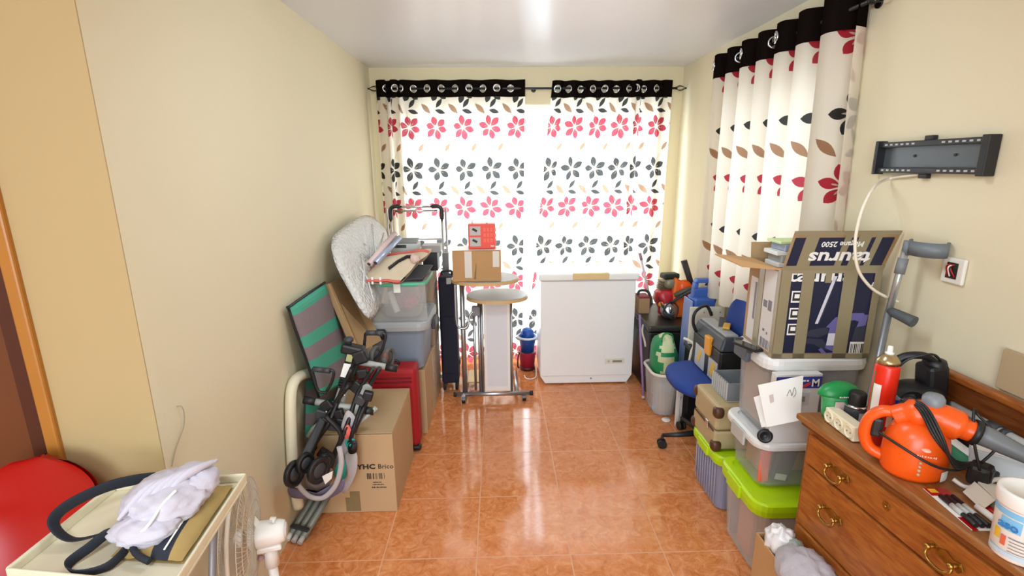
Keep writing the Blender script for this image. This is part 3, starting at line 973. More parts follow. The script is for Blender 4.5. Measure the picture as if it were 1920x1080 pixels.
# folded grey metal legs on the floor
t = T('folded_easel', 'folded grey metal legs lying on the floor between the stroller and the white fan', 'folding stand', (-.99, 2.25, 0))
a0, a1 = wz(545, 1000, .03), wz(597, 938, .07)
side = V((a1.y - a0.y, -(a1.x - a0.x), 0)).normalized()
for k in range(3):
    off = side * (.0 + .036 * k)
    q0, q1 = a0 + off + V((.0, .0, -.004)), a1 + off * 1.1 + V((0, .12, .05))
    lg = t.p('leg', MB().tube([q0, q1], .016, 4, 0, False, ((0, 0, 1), 1.3)), ALUD)
    t.p('foot_cap', MB().tube([q0 - (q1 - q0).normalized() * .03, q0 + (q1 - q0).normalized() * .01], .013, 8), LGREY if k else WHITE, lg)
t.p('hinge', MB().bx(a0 + side * .036 + (a1 - a0) * .12 + V((0, 0, .016)), (.10, .02, .012), math.atan2(side.y, side.x)), DGREY)

# ------------------------------------------------------------------ folded stroller
t = T('stroller', 'folded baby stroller with black wheels and grey teal fabric leaning on the large cardboard box', 'stroller', (-.85, 2.2, .0))
# central telescopic post
P0, P1, P2, P3 = wy(664, 655, 2.36), wy(650, 705, 2.34), wy(644, 728, 2.32), wy(632, 766, 2.29)
t.p('post_sleeve', MB().tube([P0, P1, P2], .030, 8, 0, False, ((1, 0, 0), .7)), BLACK)
t.p('post_tube', MB().tube([P2, P3, P3 + (P3 - P2) * .6], .026, 8, 0, False, ((1, 0, 0), .7)), TUBEG)
sl = MB().slab([wy(645, 681, 2.315), wy(658, 683, 2.315), wy(652, 709, 2.295), wy(638, 706, 2.295)], .003)
t.p('sticker', sl, PAPER)
t.p('sticker', MB().slab([wy(651, 664, 2.325), wy(662, 666, 2.325), wy(659, 679, 2.315), wy(648, 677, 2.315)], .003), mat('olive_sticker', 'a3a068', .5))
rings = MB()
for k in range(4): rings.tube([P1.lerp(P2, .2 + .22 * k), P1.lerp(P2, .27 + .22 * k)], .033, 8, 0, False, ((1, 0, 0), .7))
t.p('collar', rings, DGREY)
# cross bars with black ends
for a, q, y0, y1 in (((572, 750), (698, 771), 2.26, 2.27), ((664, 677), (742, 691), 2.35, 2.36)):
    A, B_ = wy(*a, y0), wy(*q, y1)
    bar = t.p('cross_bar', MB().cyl(A, B_, .0155, n=14), TUBEG)
    d = (B_ - A).normalized()
    t.p('bar_cap', MB().cyl(A - d * .006, A + d * .05 * (1 if y0 < 2.3 else .2), .0190, n=14), BLACK, bar)
    t.p('bar_cap', MB().cyl(B_ - d * .05, B_ + d * .008, .0195, n=14), BLACK, bar)
# upper clamp block, knob and handles
t.p('clamp', MB().bx(wy(662, 655, 2.36), (.11, .06, .05), Matrix.Rotation(.25, 3, 'Y')).bx(wy(676, 668, 2.35), (.07, .06, .07), Matrix.Rotation(-.3, 3, 'Y')), BLACK, bevel=.012)
kn = t.p('knob', MB().lathe([(0, 0), (.013, 0), (.013, .012), (.022, .018), (.024, .03), (.016, .038), (0, .04)], wy(655, 646, 2.36), None, 12), DGREY)
t.p('knob_stem', MB().cyl(wy(657, 652, 2.36), wy(655, 645, 2.36), .007), PAPER, kn)
for pts, yy, grip in (([(682, 660), (684, 638), (687, 624), (705, 624), (722, 627), (720, 645), (712, 664), (700, 676)], 2.42, 3), ([(612, 736), (597, 733), (590, 712), (587, 692), (606, 694), (625, 696), (622, 716), (613, 733)], 2.27, 4)):
    h = t.p('handle_loop', MB().tube(smooth([wy(a, q, yy) for a, q in pts], 5), .0075, 8), BLACK)
    i = grip - (1 if grip == 3 else 1)
    t.p('grip', MB().cyl(wy(*pts[i], yy), wy(*pts[i + 1], yy), .0135, n=12), DGREY, h)
    t.p('grip', MB().cyl(wy(*pts[i + 1], yy), wy(*pts[min(i + 2, len(pts) - 1)], yy).lerp(wy(*pts[i + 1], yy), .3), .0135, n=12), DGREY, h)
# small wheel pair at the top right
def wheel(t, c, axis, r, w, hub=True, m=BLACK):
    axis = V(axis).normalized(); c = V(c)
    R = axis.to_track_quat('Z', 'Y').to_matrix()
    tyre = t.p('wheel', MB().lathe([(r * .62, -w * .4), (r * .9, -w * .5), (r, -w * .3), (r, w * .3), (r * .9, w * .5), (r * .62, w * .4), (r * .62, -w * .4)], c, R, 26), m)
    t.p('hub', MB().lathe([(0, -w * .35), (r * .64, -w * .3), (r * .64, w * .3), (r * .2, w * .42), (0, w * .45)], c, R, 20), DGREY, tyre)
    return tyre
wheel(t, wy(728, 670, 2.44), (1, -.25, .0), .055, .03, m=mat('tyre_grey', '5a5854', .7))
wheel(t, wy(704, 668, 2.46), (1, -.25, .0), .055, .025, m=mat('tyre_grey', '5a5854', .7))
t.p('hub_cap', MB().ball(wy(722, 670, 2.40), (.018, .012, .028)), mat('rust_brown', '6a4436', .5))
# folding frame: black bars running down to the wheels
fr = [[(660, 690), (640, 735), (618, 790), (592, 830), (580, 870)], [(700, 690), (672, 735), (650, 800), (628, 850), (618, 880)], [(655, 720), (622, 765), (600, 800), (585, 835)],
      [(712, 690), (690, 730), (668, 790), (655, 830)], [(610, 780), (640, 815), (622, 860)], [(690, 745), (676, 780), (664, 810)]]
for k, pl in enumerate(fr):
    yy = (2.28, 2.29, 2.25, 2.31, 2.20, 2.30)[k]
    pts = [wy(a, q, min(yy, 2.21 if q > 778 else 9)) for a, q in pl]
    t.p('frame_bar', MB().tube(smooth(pts, 4), .0145, 8, 0, False, ((0, 1, 0), .8)), BLACK)
t.p('frame_plate', MB().slab([wy(560, 860, 2.08), wy(600, 782, 2.2), (wy(612, 790, 2.2)), wy(578, 864, 2.08)], .02), BLACK, bevel=.006)
jr = random.Random(12)
for k, (a, q) in enumerate([(603, 776), (613, 760), (636, 776), (597, 800), (626, 798), (640, 792), (584, 836), (606, 850), (676, 750), (690, 742), (680, 700), (668, 725)]):
    t.p('joint', MB().bx(wy(a, q, 2.235 if q > 735 else 2.30), (.045 + .015 * jr.random(), .03, .048), Matrix.Rotation(jr.uniform(-.8, .8), 3, 'Y')), BLACK if k % 4 else DGREY, bevel=.007)
for k, (a, q) in enumerate([(612, 772), (598, 790), (646, 741), (581, 845)]):
    t.p('rivet', MB().ball(wy(a, q, 2.205), .0055, 8, 6), CHROME)
# round-ended grey arm and lighter links
A, B_ = wy(686, 729, 2.30), wy(650, 790, 2.24)
t.p('arm_link', MB().tube([A, A.lerp(B_, .5), B_], .026, 10, 0, False, ((1, 0, 0), .55)).cyl(A - Y * .016, A + Y * .016, .028), TUBEG)
t.p('arm_link', MB().tube([wy(705, 765, 2.27), wy(676, 790, 2.26), wy(662, 812, 2.24)], .012, 8), TUBEG)
t.p('arm_link', MB().tube([wy(612, 785, 2.21), wy(588, 803, 2.2), wy(578, 818, 2.2)], .012, 8), ALUD)
# running wheels
for (a, q, yy, r, ax) in ((552, 888, 2.02, .060, (1, -.35, .05)), (572, 868, 2.05, .048, (1, -.5, 0)), (598, 882, 2.05, .062, (1, -.55, 0)), (611, 868, 2.11, .053, (1, -.4, 0))):
    wheel(t, wy(a, q, yy), ax, r, .026)
# seat cloth: grey flap with coral and teal patches, hoop and purple base
def patch(nm, pts, yy, m, th=.006):
    P = smooth([wy(a, q, yy) for a, q in pts], 4, True); n = len(P); cc = sum(P, V((0, 0, 0))) / n
    b = MB(); vs = []
    for s, h in ((0, .012), (.6, .010), (1, 0), (1, th), (0, th + .004)):
        for p in P: vs.append(cc.lerp(p, s) - Y * (h if s < 1 and h != th + .004 else 0) + Y * (th if h in (th, th + .004) else 0))
    b.add(vs, [(k * n + j, k * n + (j + 1) % n, (k + 1) * n + (j + 1) % n, (k + 1) * n + j) for k in range(4) for j in range(n)], 0, True)
    return t.p(nm, b, m)
patch('fabric_flap', [(652, 770), (668, 790), (662, 840), (668, 880), (655, 905), (632, 915), (628, 880), (634, 830), (642, 790)], 2.215, STRG)
patch('coral_patch', [(652, 797), (660, 812), (658, 826), (647, 822), (645, 806)], 2.195, STRC)
patch('teal_patch', [(647, 826), (664, 824), (663, 840), (654, 846)], 2.195, STRT)
patch('strap_clip', [(654, 832), (668, 828), (668, 848), (654, 850)], 2.185, BLACK)
patch('teal_patch', [(640, 850), (648, 875), (645, 900), (632, 900), (626, 885), (634, 866)], 2.180, STRT)
patch('grey_panel', [(648, 852), (668, 850), (669, 880), (660, 905), (646, 925), (638, 915), (646, 890)], 2.19, STRG)
patch('purple_base', [(540, 915), (560, 920), (600, 930), (640, 900), (646, 905), (640, 922), (610, 937), (575, 936), (545, 932)], 2.07, STRP)
hoop = [wy(a, q, 2.045) for a, q in ((546, 866), (550, 885), (560, 910), (580, 930), (603, 934), (622, 920), (634, 898), (640, 865), (636, 838))]
t.p('canopy_hoop', MB().tube(smooth(hoop, 5), .009, 8, 0, False, ((0, 1, 0), 1.4)), STRG)
patch('seat_pan', [(568, 890), (585, 875), (622, 880), (620, 905), (600, 924), (578, 918)], 2.10, mat('taupe_fabric', '8d7f78', .85))
t.p('care_label', MB().slab([wy(604, 893, 2.03), wy(624, 883, 2.03), wy(622, 897, 2.03), wy(610, 908, 2.03)], .002), PAPER)
t.p('star_print', MB().ball(wy(625, 920, 2.165), (.006, .003, .006), 8, 6), STRC)

# ------------------------------------------------------------------ luggage trolley, navy suitcase
t = T('luggage_trolley', 'chrome telescopic trolley handle with black grips behind the stacked boxes', 'trolley', (-.6, 3.93, 0))
for x, rr in ((-.835, .010), (-.44, .010)):
    for dx in (0, .03 if x > -.6 else -.03):
        t.p('handle_tube', MB().cyl((x + dx, 3.93 + (.012 if dx else 0), .06), (x + dx, 3.93 + (.012 if dx else 0), 1.40 if not dx else 1.43), .0085), CHROME)
t.p('cross_tube', MB().cyl((-.80, 3.93, 1.443), (-.475, 3.93, 1.443), .0085).cyl((-.80, 3.942, 1.41), (-.475, 3.942, 1.41), .0075), CHROME)
t.p('cross_strut', MB().cyl((-.835, 3.93, 1.19), (-.44, 3.93, 1.19), .006), ALU)
for s, x in ((-1, -.835), (1, -.44)):
    t.p('grip', MB().tube(smooth([(x, 3.93, 1.345), (x, 3.93, 1.41), (x - s * .012, 3.93, 1.436), (x - s * .045, 3.93, 1.447), (x - s * .075, 3.93, 1.443)], 4), .0155, 10), BLACK)
for x in (-.425,): t.p('sleeve', MB().box(x - .025, x + .025, 3.918, 3.952, .86, 1.08), GREY, bevel=.006)
t.p('base_plate', MB().box(-.86, -.415, 3.905, 3.955, .03, .06), ALU)
for x in (-.85, -.425): t.p('wheel', MB().cyl((x - .012, 3.985, .045), (x + .012, 3.985, .045), .045), BLACK)
t = T('suitcase', 'tall navy fabric suitcase standing between the wrapped box and the rolling side table', 'suitcase', (-.40, 3.81, 0))
t.p('body', MB().box(-.468, -.335, 3.72, 3.88, .06, .93), NAVY, bevel=.02, seg=3)
t.p('pocket', MB().box(-.455, -.35, 3.705, 3.725, .15, .62), NAVY, bevel=.01)
t.p('handle', MB().tube(smooth([(-.445, 3.80, .925), (-.44, 3.80, .955), (-.375, 3.80, .96), (-.36, 3.80, .925)], 5), .010), BLACK)
t.p('tag', MB().bx((-.385, 3.715, .90), (.035, .01, .045), .3), LGREY)
t.p('side_buckle', MB().bx((-.33, 3.80, .22), (.015, .05, .04)), BLACK, bevel=.004)
for x in (-.45, -.355):
    for y in (3.745, 3.855): t.p('wheel', MB().cyl((x - .010, y, .031), (x + .010, y, .031), .031), BLACK)

# ------------------------------------------------------------------ rolling side table
t = T('side_table', 'rolling steel side table with two stepped oval beech edged tops beside the freezer', 'side table', (-.05, 3.55, 0))
def oval_top(t, cx, cy, a, d0, d1, z, name):
    """half-oval shelf: curved front towards -y, blunter back"""
    pts = []
    for k in range(40):
        an = 2 * PI * k / 40
        pts.append((a * math.copysign(abs(math.cos(an)) ** .9, math.cos(an)), (d1 if math.sin(an) > 0 else d0) * math.copysign(abs(math.sin(an)) ** .9, math.sin(an))))
    o = t.p(name, MB().prism(pts, (cx, cy, z), X, Y, .022), BEECH)
    t.p('top_surface', MB().prism([(x * .965, y * .965) for x, y in pts], (cx, cy, z + .0125), X, Y, .004), GREYTOP, o)
oval_top(t, -.105, 3.575, .245, .185, .20, .942, 'table_top')
oval_top(t, -.02, 3.565, .225, .185, .20, .815, 'table_top')
YF = 3.535
t.p('base_bar', MB().cyl((-.345, YF, .055), (.225, YF, .055), .017), ALU)
t.p('base_bar', MB().cyl((-.285, 3.50, .055), (-.285, 3.95, .055), .014).cyl((.12, 3.54, .055), (.12, 3.95, .055), .014), ALU)
for x in (-.352, .232): t.p('bar_cap', MB().cyl((x - .01, YF, .055), (x + .01, YF, .055), .019), BLACK)
for x, y in ((-.285, 3.50), (.175, 3.52), (-.285, 3.94), (.12, 3.94)):
    f = t.p('caster_fork', MB().box(x - .016, x + .016, y - .02, y + .02, .018, .045), GREY, bevel=.004)
    t.p('caster_wheel', MB().cyl((x - .013, y, .022), (x + .013, y, .022), .022), BLACK, f)
t.p('column', MB().cyl((-.275, 3.555, .06), (-.275, 3.555, .93), .0185), ALU)
for x, z1 in ((-.155, .80), (-.135, .80), (.082, .80)): t.p('post', MB().cyl((x, YF + .01, .06), (x, YF + .01, z1), .0095 if x != -.155 else .012), ALU)
t.p('post', MB().cyl((-.195, 3.60, .06), (-.195, 3.60, .70), .010), ALU)
t.p('panel', MB().box(-.122, .072, 3.52, 3.56, .085, .80), WHITE, bevel=.004)
pf = MB(); 
for k in range(15):
    for j in range(52): pf.bx((-.094 + .0102 * k, 3.5195, .14 + .0118 * j), (.0042, .001, .0042))
hb = t.p('panel_grille', MB().box(-.102, .052, 3.518, 3.5205, .125, .76), mat('pale_perforated', 'dcdde0', .5))
pfo = t.p('perforation', pf, mat('perforation_grey', 'a8abb2', .6), hb); pfo['kind'] = 'stuff'
t.p('handle_tube', MB().tube(smooth([(-.318, 3.49, .93), (-.318, 3.48, .80), (-.316, 3.475, .66), (-.30, 3.475, .61), (-.265, 3.475, .60), (-.235, 3.48, .62), (-.225, 3.49, .67), (-.205, 3.50, .71), (-.17, 3.51, .725)], 6), .0085), ALU)
t.p('clamp', MB().box(-.205, -.145, 3.495, 3.54, .685, .755), GREY, bevel=.008)
t.p('foot_shelf', MB().box(-.265, -.145, 3.66, 3.90, .085, .10), BEECH, bevel=.003)
t.p('support_arm', MB().box(.05, .17, 3.55, 3.60, .775, .803), GREY, bevel=.006)

t = T('cardboard_box', 'small brown cardboard box with white tape strips on the oval table top', 'box', (-.15, 3.52, .957))
t.p('body', MB().box(-.325, .012, 3.43, 3.65, .9575, 1.172), CARDO, bevel=.004)
b = MB().box(-.325, .012, 3.43, 3.535, 1.172, 1.175)
t.p('flap', b, CARDO); t.p('flap', MB().box(-.325, .012, 3.539, 3.65, 1.172, 1.175), CARDO)
t.p('tape_strip', MB().box(-.24, -.19, 3.4285, 3.43, .985, 1.172), TAPEW); t.p('tape_strip', MB().box(-.045, .0, 3.4285, 3.43, 1.06, 1.172), TAPEW)
t.p('tape_strip', MB().box(-.322, .01, 3.45, 3.63, 1.1752, 1.1765), TAPEW)
t.p('pen_mark', MB().slab([(-.178, 3.4285, .975), (-.165, 3.4285, .975), (-.158, 3.4285, 1.09), (-.16, 3.4285, 1.09)], .0005), mat('brown_mark', '8a6844', .9))
t = T('tin_box', 'orange red box with two small pictures and a wire handle on the taped box', 'box', (-.12, 3.55, 1.177))
t.p('body', MB().box(-.215, -.025, 3.505, 3.60, 1.1775, 1.35), REDP, bevel=.004)
for z0, z1 in ((1.272, 1.335), (1.195, 1.258)):
    o = t.p('picture', MB().box(-.203, -.128, 3.5035, 3.505, z0, z1), mat('pale_grey_print', 'b9b6b0', .5))
    t.p('picture_motif', MB().bx((-.168, 3.503, (z0 + z1) / 2 + .006), (.036, .001, .016), Matrix.Rotation(.5, 3, 'Y')), INK, o)
t.p('print', MB().dashes(.025, .009, (-.045, 3.5045, 1.197), X, Z, 13), INKW)
gr = MB()
for k in range(4):
    for j in range(3): gr.box(-.108 + .024 * k, -.092 + .024 * k, 3.5042, 3.505, 1.222 + .038 * j, 1.248 + .038 * j)
t.p('print_grid', gr, mat('brighter_red_print', 'f0593f', .4))
t.p('handle', MB().tube(smooth([(-.185, 3.55, 1.35), (-.18, 3.55, 1.372), (-.09, 3.55, 1.372), (-.085, 3.55, 1.35)], 4), .004, 8), CHROME)

# ------------------------------------------------------------------ chest freezer
t = T('chest_freezer', 'white chest freezer with wood toned lid handle standing before the balcony door', 'freezer', (.70, 4.0, 0))
FX0, FX1, FY0, FY1 = .315, 1.072, 3.79, 4.235
t.p('cabinet', MB().box(FX0 + .005, FX1 - .005, FY0, FY1, .075, .868), WHITEM, bevel=.006)
t.p('plinth', MB().prism([(FX0 + .005, .075), (FX0 + .045, .012), (FX1 - .045, .012), (FX1 - .005, .075)], (0, (FY0 + FY1) / 2 + .004, 0), X, Z, FY1 - FY0 - .01), WHITEM)
for x in (FX0 + .08, FX1 - .08):
    for y in (FY0 + .06, FY1 - .06): t.p('foot', MB().cyl((x, y, 0), (x, y, .014), .02), BLACK)
lid = t.p('lid', MB().box(FX0 - .012, FX1 + .012, FY0 - .028, FY1 - .002, .876, .93), WHITEM, bevel=.012, seg=3)
t.p('handle', MB().box(.565, .845, FY0 - .04, FY0 - .01, .886, .936), BEECHP, lid, .006)
t.p('gasket', MB().box(FX0 + .012, FX1 - .012, FY0 + .006, FY1 - .01, .866, .878), LGREY)
pn = t.p('control_panel', MB().box(.842, 1.0, FY0 - .0035, FY0, .178, .222), mat('warm_white_panel', 'e6e2cf', .4), bevel=.001)
t.p('display', MB().box(.905, .98, FY0 - .0055, FY0 - .003, .19, .207), mat('display_grey', '8b8a7c', .3), pn)
t.p('knob', MB().cyl((.872, FY0 - .002, .2), (.872, FY0 - .009, .2), .008), LGREY, pn)
t.p('drain_plug', MB().cyl((.735, FY0 - .0, .05), (.735, FY0 + .008, .05), .006), GREY)

# ------------------------------------------------------------------ stack of storage boxes on the right
t = T('storage_box', 'clear storage box with lime green lid on the floor below the dresser side stack', 'storage box', (1.24, 1.95, 0), 'clear storage boxes')
tub(t, 1.062, 1.46, 1.78, 2.12, .001, .375, CLEARW, LIME, .06, .02, .018, .05)
t.p('latch', MB().box(1.033, 1.048, 1.9, 2.02, .31, .372), LIME, bevel=.005)
def inside(name, label, cat, c, size, rz, m, grp=None):
    one(name, label, cat, MB().bx(c, size, rz), m, (c[0], c[1], c[2] - size[2] / 2), .004, 2, grp)
inside('cardboard_insert', 'tan cardboard carton seen inside the bottom lime lidded box, facing the drawers', 'box', (1.25, 1.90, .15), (.20, .12, .26), 0, CARD)
inside('folder', 'coral folder standing inside the bottom lime lidded box', 'folder', (1.105, 1.93, .14), (.02, .12, .22), 0, mat('coral_card', 'd98a72', .7))
inside('folder', 'pale cream folder standing beside the coral folder in the bottom box', 'folder', (1.14, 1.88, .15), (.02, .10, .25), 0, mat('cream_card', 'd8c7a6', .7))
inside('folder', 'slate blue folder standing in the bottom lime lidded box', 'folder', (1.13, 2.05, .15), (.07, .03, .26), 0, mat('slate_card', '77809a', .7))

t = T('storage_box', 'bluish clear storage box with lime green lid under the beige corner-trimmed suitcase', 'storage box', (1.27, 2.38, 0), 'clear storage boxes')
tub(t, 1.085, 1.45, 2.20, 2.53, .001, .325, CLEARB, LIME, .05, .015, .015, .04)
rb = MB()
for k in range(9): rb.cyl((1.0905, 2.24 + .03 * k, .03), (1.084, 2.24 + .03 * k, .265), .004, n=6)
t.p('rib', rb, CLEARB)
t.p('latch', MB().box(1.058, 1.075, 2.3, 2.42, .27, .32), LIME, bevel=.005)

t = T('storage_box', 'clear storage box with white lid, middle of the stack beside the dresser', 'storage box', (1.26, 2.0, .38), 'clear storage boxes')
tub(t, 1.085, 1.47, 1.86, 2.16, .376, .612, CLEAR, LIDW, .035, .02, .02, .05)
t.p('latch', MB().box(1.055, 1.066, 1.95, 2.07, .54, .606), LGREY, bevel=.004)
inside('folder', 'coral red folder in the middle clear box', 'folder', (1.13, 1.895, .475), (.045, .012, .15), 0, mat('bright_coral_card', 'ef6a4c', .6))
t = T('book', 'dark grey book with white label standing tilted in the middle clear box', 'book', (1.22, 1.905, .395))
R_ = Matrix.Rotation(.2, 3, 'Y')
t.p('cover', MB().bx((1.22, 1.905, .482), (.075, .03, .17), R_), mat('slate_grey_cover', '50565e', .5), bevel=.003)
t.p('label', MB().bx((1.205, 1.889, .422), (.05, .002, .028), R_), PAPER)
inside('cardboard_insert', 'tan cardboard seen through the front of the middle clear box', 'box', (1.28, 2.03, .475), (.26, .12, .16), 0, CARDO)

t = T('storage_box', 'large clear storage box with white lid and grey latch beneath the opened vacuum carton', 'storage box', (1.27, 2.06, .61), 'clear storage boxes')
tub(t, 1.105, 1.51, 1.90, 2.185, .613, .965, CLEARG, LIDW, .05, .012, .016, .05)
lt = t.p('latch', MB().box(1.066, 1.088, 2.02, 2.14, .90, .968), mat('slate_grey_plastic', '4d565f', .45), bevel=.006)
for y in (2.02, 2.14): t.p('latch_hinge', MB().box(1.067, 1.105, y - .008, y + .008, .945, .975), DGREY, lt, .003)
inside('cardboard_insert', 'cardboard and orange sheets standing inside the topmost clear box', 'box', (1.135, 2.045, .755), (.014, .18, .24), 0, mat('pale_tan_card', 'e0c0a0', .8))
inside('folder', 'orange folder standing inside the topmost clear box', 'folder', (1.16, 2.02, .76), (.012, .16, .22), 0, mat('orange_card', 'dd8d55', .7))
inside('grey_bag', 'grey folded bag filling the back of the topmost clear box', 'bag', (1.32, 2.05, .75), (.27, .17, .22), 0, mat('grey_nylon', '8a8e92', .8))

# vacuum cleaner carton, open, on the topmost box
VX0, VX1, VY0, VY1, VZ0, VZ1 = 1.115, 1.505, 1.895, 2.165, .967, 1.335
R_v = Matrix.Translation(V(((VX0 + VX1) / 2, (VY0 + VY1) / 2, 0))) @ Matrix.Rotation(-.04, 4, 'Z') @ Matrix.Translation(-V(((VX0 + VX1) / 2, (VY0 + VY1) / 2, 0)))
t = T('vacuum_cleaner_box', 'large opened dark blue vacuum cleaner carton covered in brown tape, on the topmost clear box', 'box', ((VX0 + VX1) / 2, (VY0 + VY1) / 2, .967))
def vm(): return MB(R_v.copy())
bd = vm(); th = .005
bd.box(VX0, VX1, VY0, VY0 + th, VZ0, VZ1).box(VX0, VX1, VY1 - th, VY1, VZ0, VZ1).box(VX0, VX0 + th, VY0 + th, VY1 - th, VZ0, VZ1).box(VX1 - th, VX1, VY0 + th, VY1 - th, VZ0, VZ1).box(VX0 + th, VX1 - th, VY0 + th, VY1 - th, VZ0, VZ0 + th)
body = t.p('body', bd, CARDD)
fy = VY0 - .0008
def fr_(x0, x1, z0, z1, lay=0): return (VX0 + x0 * (VX1 - VX0), VX0 + x1 * (VX1 - VX0), fy - .0006 * lay - .0004, fy - .0006 * lay, VZ0 + z0 * (VZ1 - VZ0), VZ0 + z1 * (VZ1 - VZ0))
t.p('front_print', vm().box(*fr_(.10, .985, .06, .985)), NAVYP, body)
lt = vm()
def word(mb, s, cx, cz, size, flip=False, y=None, bold=.0008, sxy=(1, 1)):
    ux, uy = (-X, -Z) if flip else (X, Z)
    mb.text(s, size, (cx, (fy - .0012) if y is None else y, cz), ux, uy, 0, .0002, bold, sxy)
word(lt, 'taurus', VX0 + .39 * (VX1 - VX0), VZ1 - .022, .085, bold=.002, sxy=(1.15, .9))
t.p('lettering', lt, INKW, body)
ic = vm(); ik = vm()
for z in (.64, .45, .27):
    ic.box(*fr_(.125, .235, z, z + .13, 1)); ik.box(*fr_(.137, .223, z + .02, z + .115, 2))
i_o = t.p('icon_frame', ic, INKW, body); t.p('icon', ik, INK, i_o)
for z in (.69, .50, .32): t.p('icon_symbol', vm().box(*fr_(.155, .205, z, z + .045, 3)), INKW, i_o)
# printed vacuum cleaner: wand, body, cup
pv = vm()
def poly(mb, pts, lay, m=0):
    mb.prism([(VX0 + a * (VX1 - VX0), VZ0 + q * (VZ1 - VZ0)) for a, q in pts], (0, fy - .0006 * lay, 0), X, Z, .0004, m)
poly(pv, [(.40, .40), (.435, .40), (.56, .93), (.525, .93)], 2, 1)
poly(pv, [(.43, .40), (.445, .40), (.56, .90), (.55, .90)], 3, 2)
poly(pv, [(.30, .26), (.36, .33), (.52, .36), (.58, .30), (.45, .24)], 2, 2)
poly(pv, [(.52, .36), (.60, .47), (.75, .52), (.88, .52), (.93, .44), (.90, .40), (.80, .44), (.68, .42), (.60, .34)], 2, 0)
poly(pv, [(.27, .24), (.50, .22), (.62, .08), (.52, .10), (.42, .16), (.30, .18)], 2, 2)
poly(pv, [(.54, .12), (.56, .40), (.70, .42), (.70, .12), (.62, .08)], 3, 0)
poly(pv, [(.545, .15), (.55, .29), (.70, .29), (.70, .15)], 4, 1)
poly(pv, [(.80, .20), (.82, .36), (.90, .42), (.98, .32), (.98, .20)], 2, 2)
poly(pv, [(.83, .36), (.86, .50), (.93, .50), (.92, .38)], 3, 0)
poly(pv, [(.50, .12), (.56, .06), (.63, .07), (.62, .04), (.53, .04), (.47, .10)], 3, 0)
t.p('product_print', pv, [mat('violet_print', '6a64a0', .4), mat('white_print', 'd8d6e0', .45), mat('dark_slate_print', '353848', .45)], body)
bc = vm(); bc.box(*fr_(.79, .975, .055, .19, 2)); bo = t.p('barcode_label', bc, PAPER, body)
bk = vm(); xx = .80; rr = random.Random(2)
while xx < .965:
    w = rr.choice((.004, .008, .012)); bk.box(*fr_(xx, xx + w, .06, .165, 3)); xx += w + rr.choice((.004, .007, .012))
t.p('barcode', bk, INK, bo)
wl = vm(); word(wl, 'A', VX0 + .93 * (VX1 - VX0), VZ0 + .83 * (VZ1 - VZ0), .03); t.p('rating_letter', wl, INKW, body)
tp = vm()
for x0, x1 in ((.21, .33), (.62, .76), (.0, .10), (.93, 1.0)): tp.box(*fr_(x0, x1, 0, 1, 5))
tp.box(*fr_(0, 1, 0, .055, 5)); tp.box(*fr_(.44, .50, .86, .985, 5)); tp.box(*fr_(0, 1, .965, 1.0, 6))
t.p('tape_strip', tp, TAPEO, body)
# left face of the carton
lf_ = vm(); xf_ = VX0 - .0008
def lf(y0, y1, z0, z1, lay=0): return (xf_ - .0006 * lay - .0004, xf_ - .0006 * lay, VY0 + y0 * (VY1 - VY0), VY0 + y1 * (VY1 - VY0), VZ0 + z0 * (VZ1 - VZ0), VZ0 + z1 * (VZ1 - VZ0))
lf_.box(*lf(.10, .46, .04, .97)); lf_.box(*lf(.66, .9, .04, .8))
t.p('side_print', lf_, mat('off_white_print', 'cfc9c4', .5), body)
lk = vm(); lk.box(*lf(.30, .42, .52, .60, 1)); lk.box(*lf(.16, .27, .50, .62, 1)); lk.box(*lf(.3, .36, .24, .27, 1)); lk.box(*lf(.2, .24, .22, .25, 1))
for k in range(10): lk.box(*lf(.12 + .03 * k, .13 + .03 * k + .006 * (k % 3), .05, .16, 1))
lk.box(*lf(.68, .74, .3, .75, 1))
t.p('side_ink', lk, mat('grey_print', '6f6a70', .5), body)
t.p('side_tape', vm().box(*lf(.48, .64, 0, 1, 1)).box(*lf(0, .09, 0, 1, 1)), TAPEO, body)
# flaps: front flap stands up with upside-down print, side flap hangs out to the left, rear and right flaps
fl = vm(); 
FZ = V((.022, -.02, .155))
f0, f1 = V((VX0 - .0, VY0, VZ1)), V((VX1, VY0, VZ1))
q = [f0, f1, f1 + FZ + V((.012, 0, 0)), f0 + FZ + V((.0, 0, 0))]
fl.slab(q, .005)
flo = t.p('flap', fl, CARDD)
def fq(a0, a1, b0, b1, lay=1):
    def P(a, b_): return f0.lerp(f1, a) + FZ * b_ + V((.012 * a * b_, 0, 0)) + V((0, -.0034 - .0006 * lay, -.0004))
    return [P(a0, b0), P(a1, b0), P(a1, b1), P(a0, b1)]
t.p('flap_print', vm().slab(fq(.02, .96, .12, .84), .0006), NAVYP, flo)
ft = vm(); nrm = (f1 - f0).cross(FZ).normalized()
up = -FZ.normalized()
ft.text('taurus', .078, f0.lerp(f1, .51) + FZ * .33 + nrm * .0052, -X, up, 0, .0002, .002, (1.2, .9))
ft.text('Megane 2500', .030, f0.lerp(f1, .50) + FZ * .68 + nrm * .0052, -X, up, 0, .0002, .0006)
t.p('flap_lettering', ft, INKW, flo)
t.p('flap_tape', vm().slab(fq(.12, .245, 0, 1, 2), .0006).slab(fq(.49, .555, 0, .98, 2.2), .0006).slab(fq(.62, .74, .1, .95, 2.2), .0006).slab(fq(.78, .84, .1, .95, 2.2), .0006).slab(fq(.0, 1, .9, 1, 2.4), .0006).slab(fq(0, 1, 0, .12, 2.4), .0006), TAPEO, flo)
s0, s1 = V((VX0, VY0 + .01, VZ1)), V((VX0, VY1, VZ1))
t.p('flap', vm().slab([s0, s1, s1 + V((-.15, .03, .012)), s0 + V((-.10, .115, -.01))], .005), CARDO)
r0, r1 = V((VX0, VY1, VZ1)), V((VX1, VY1, VZ1))
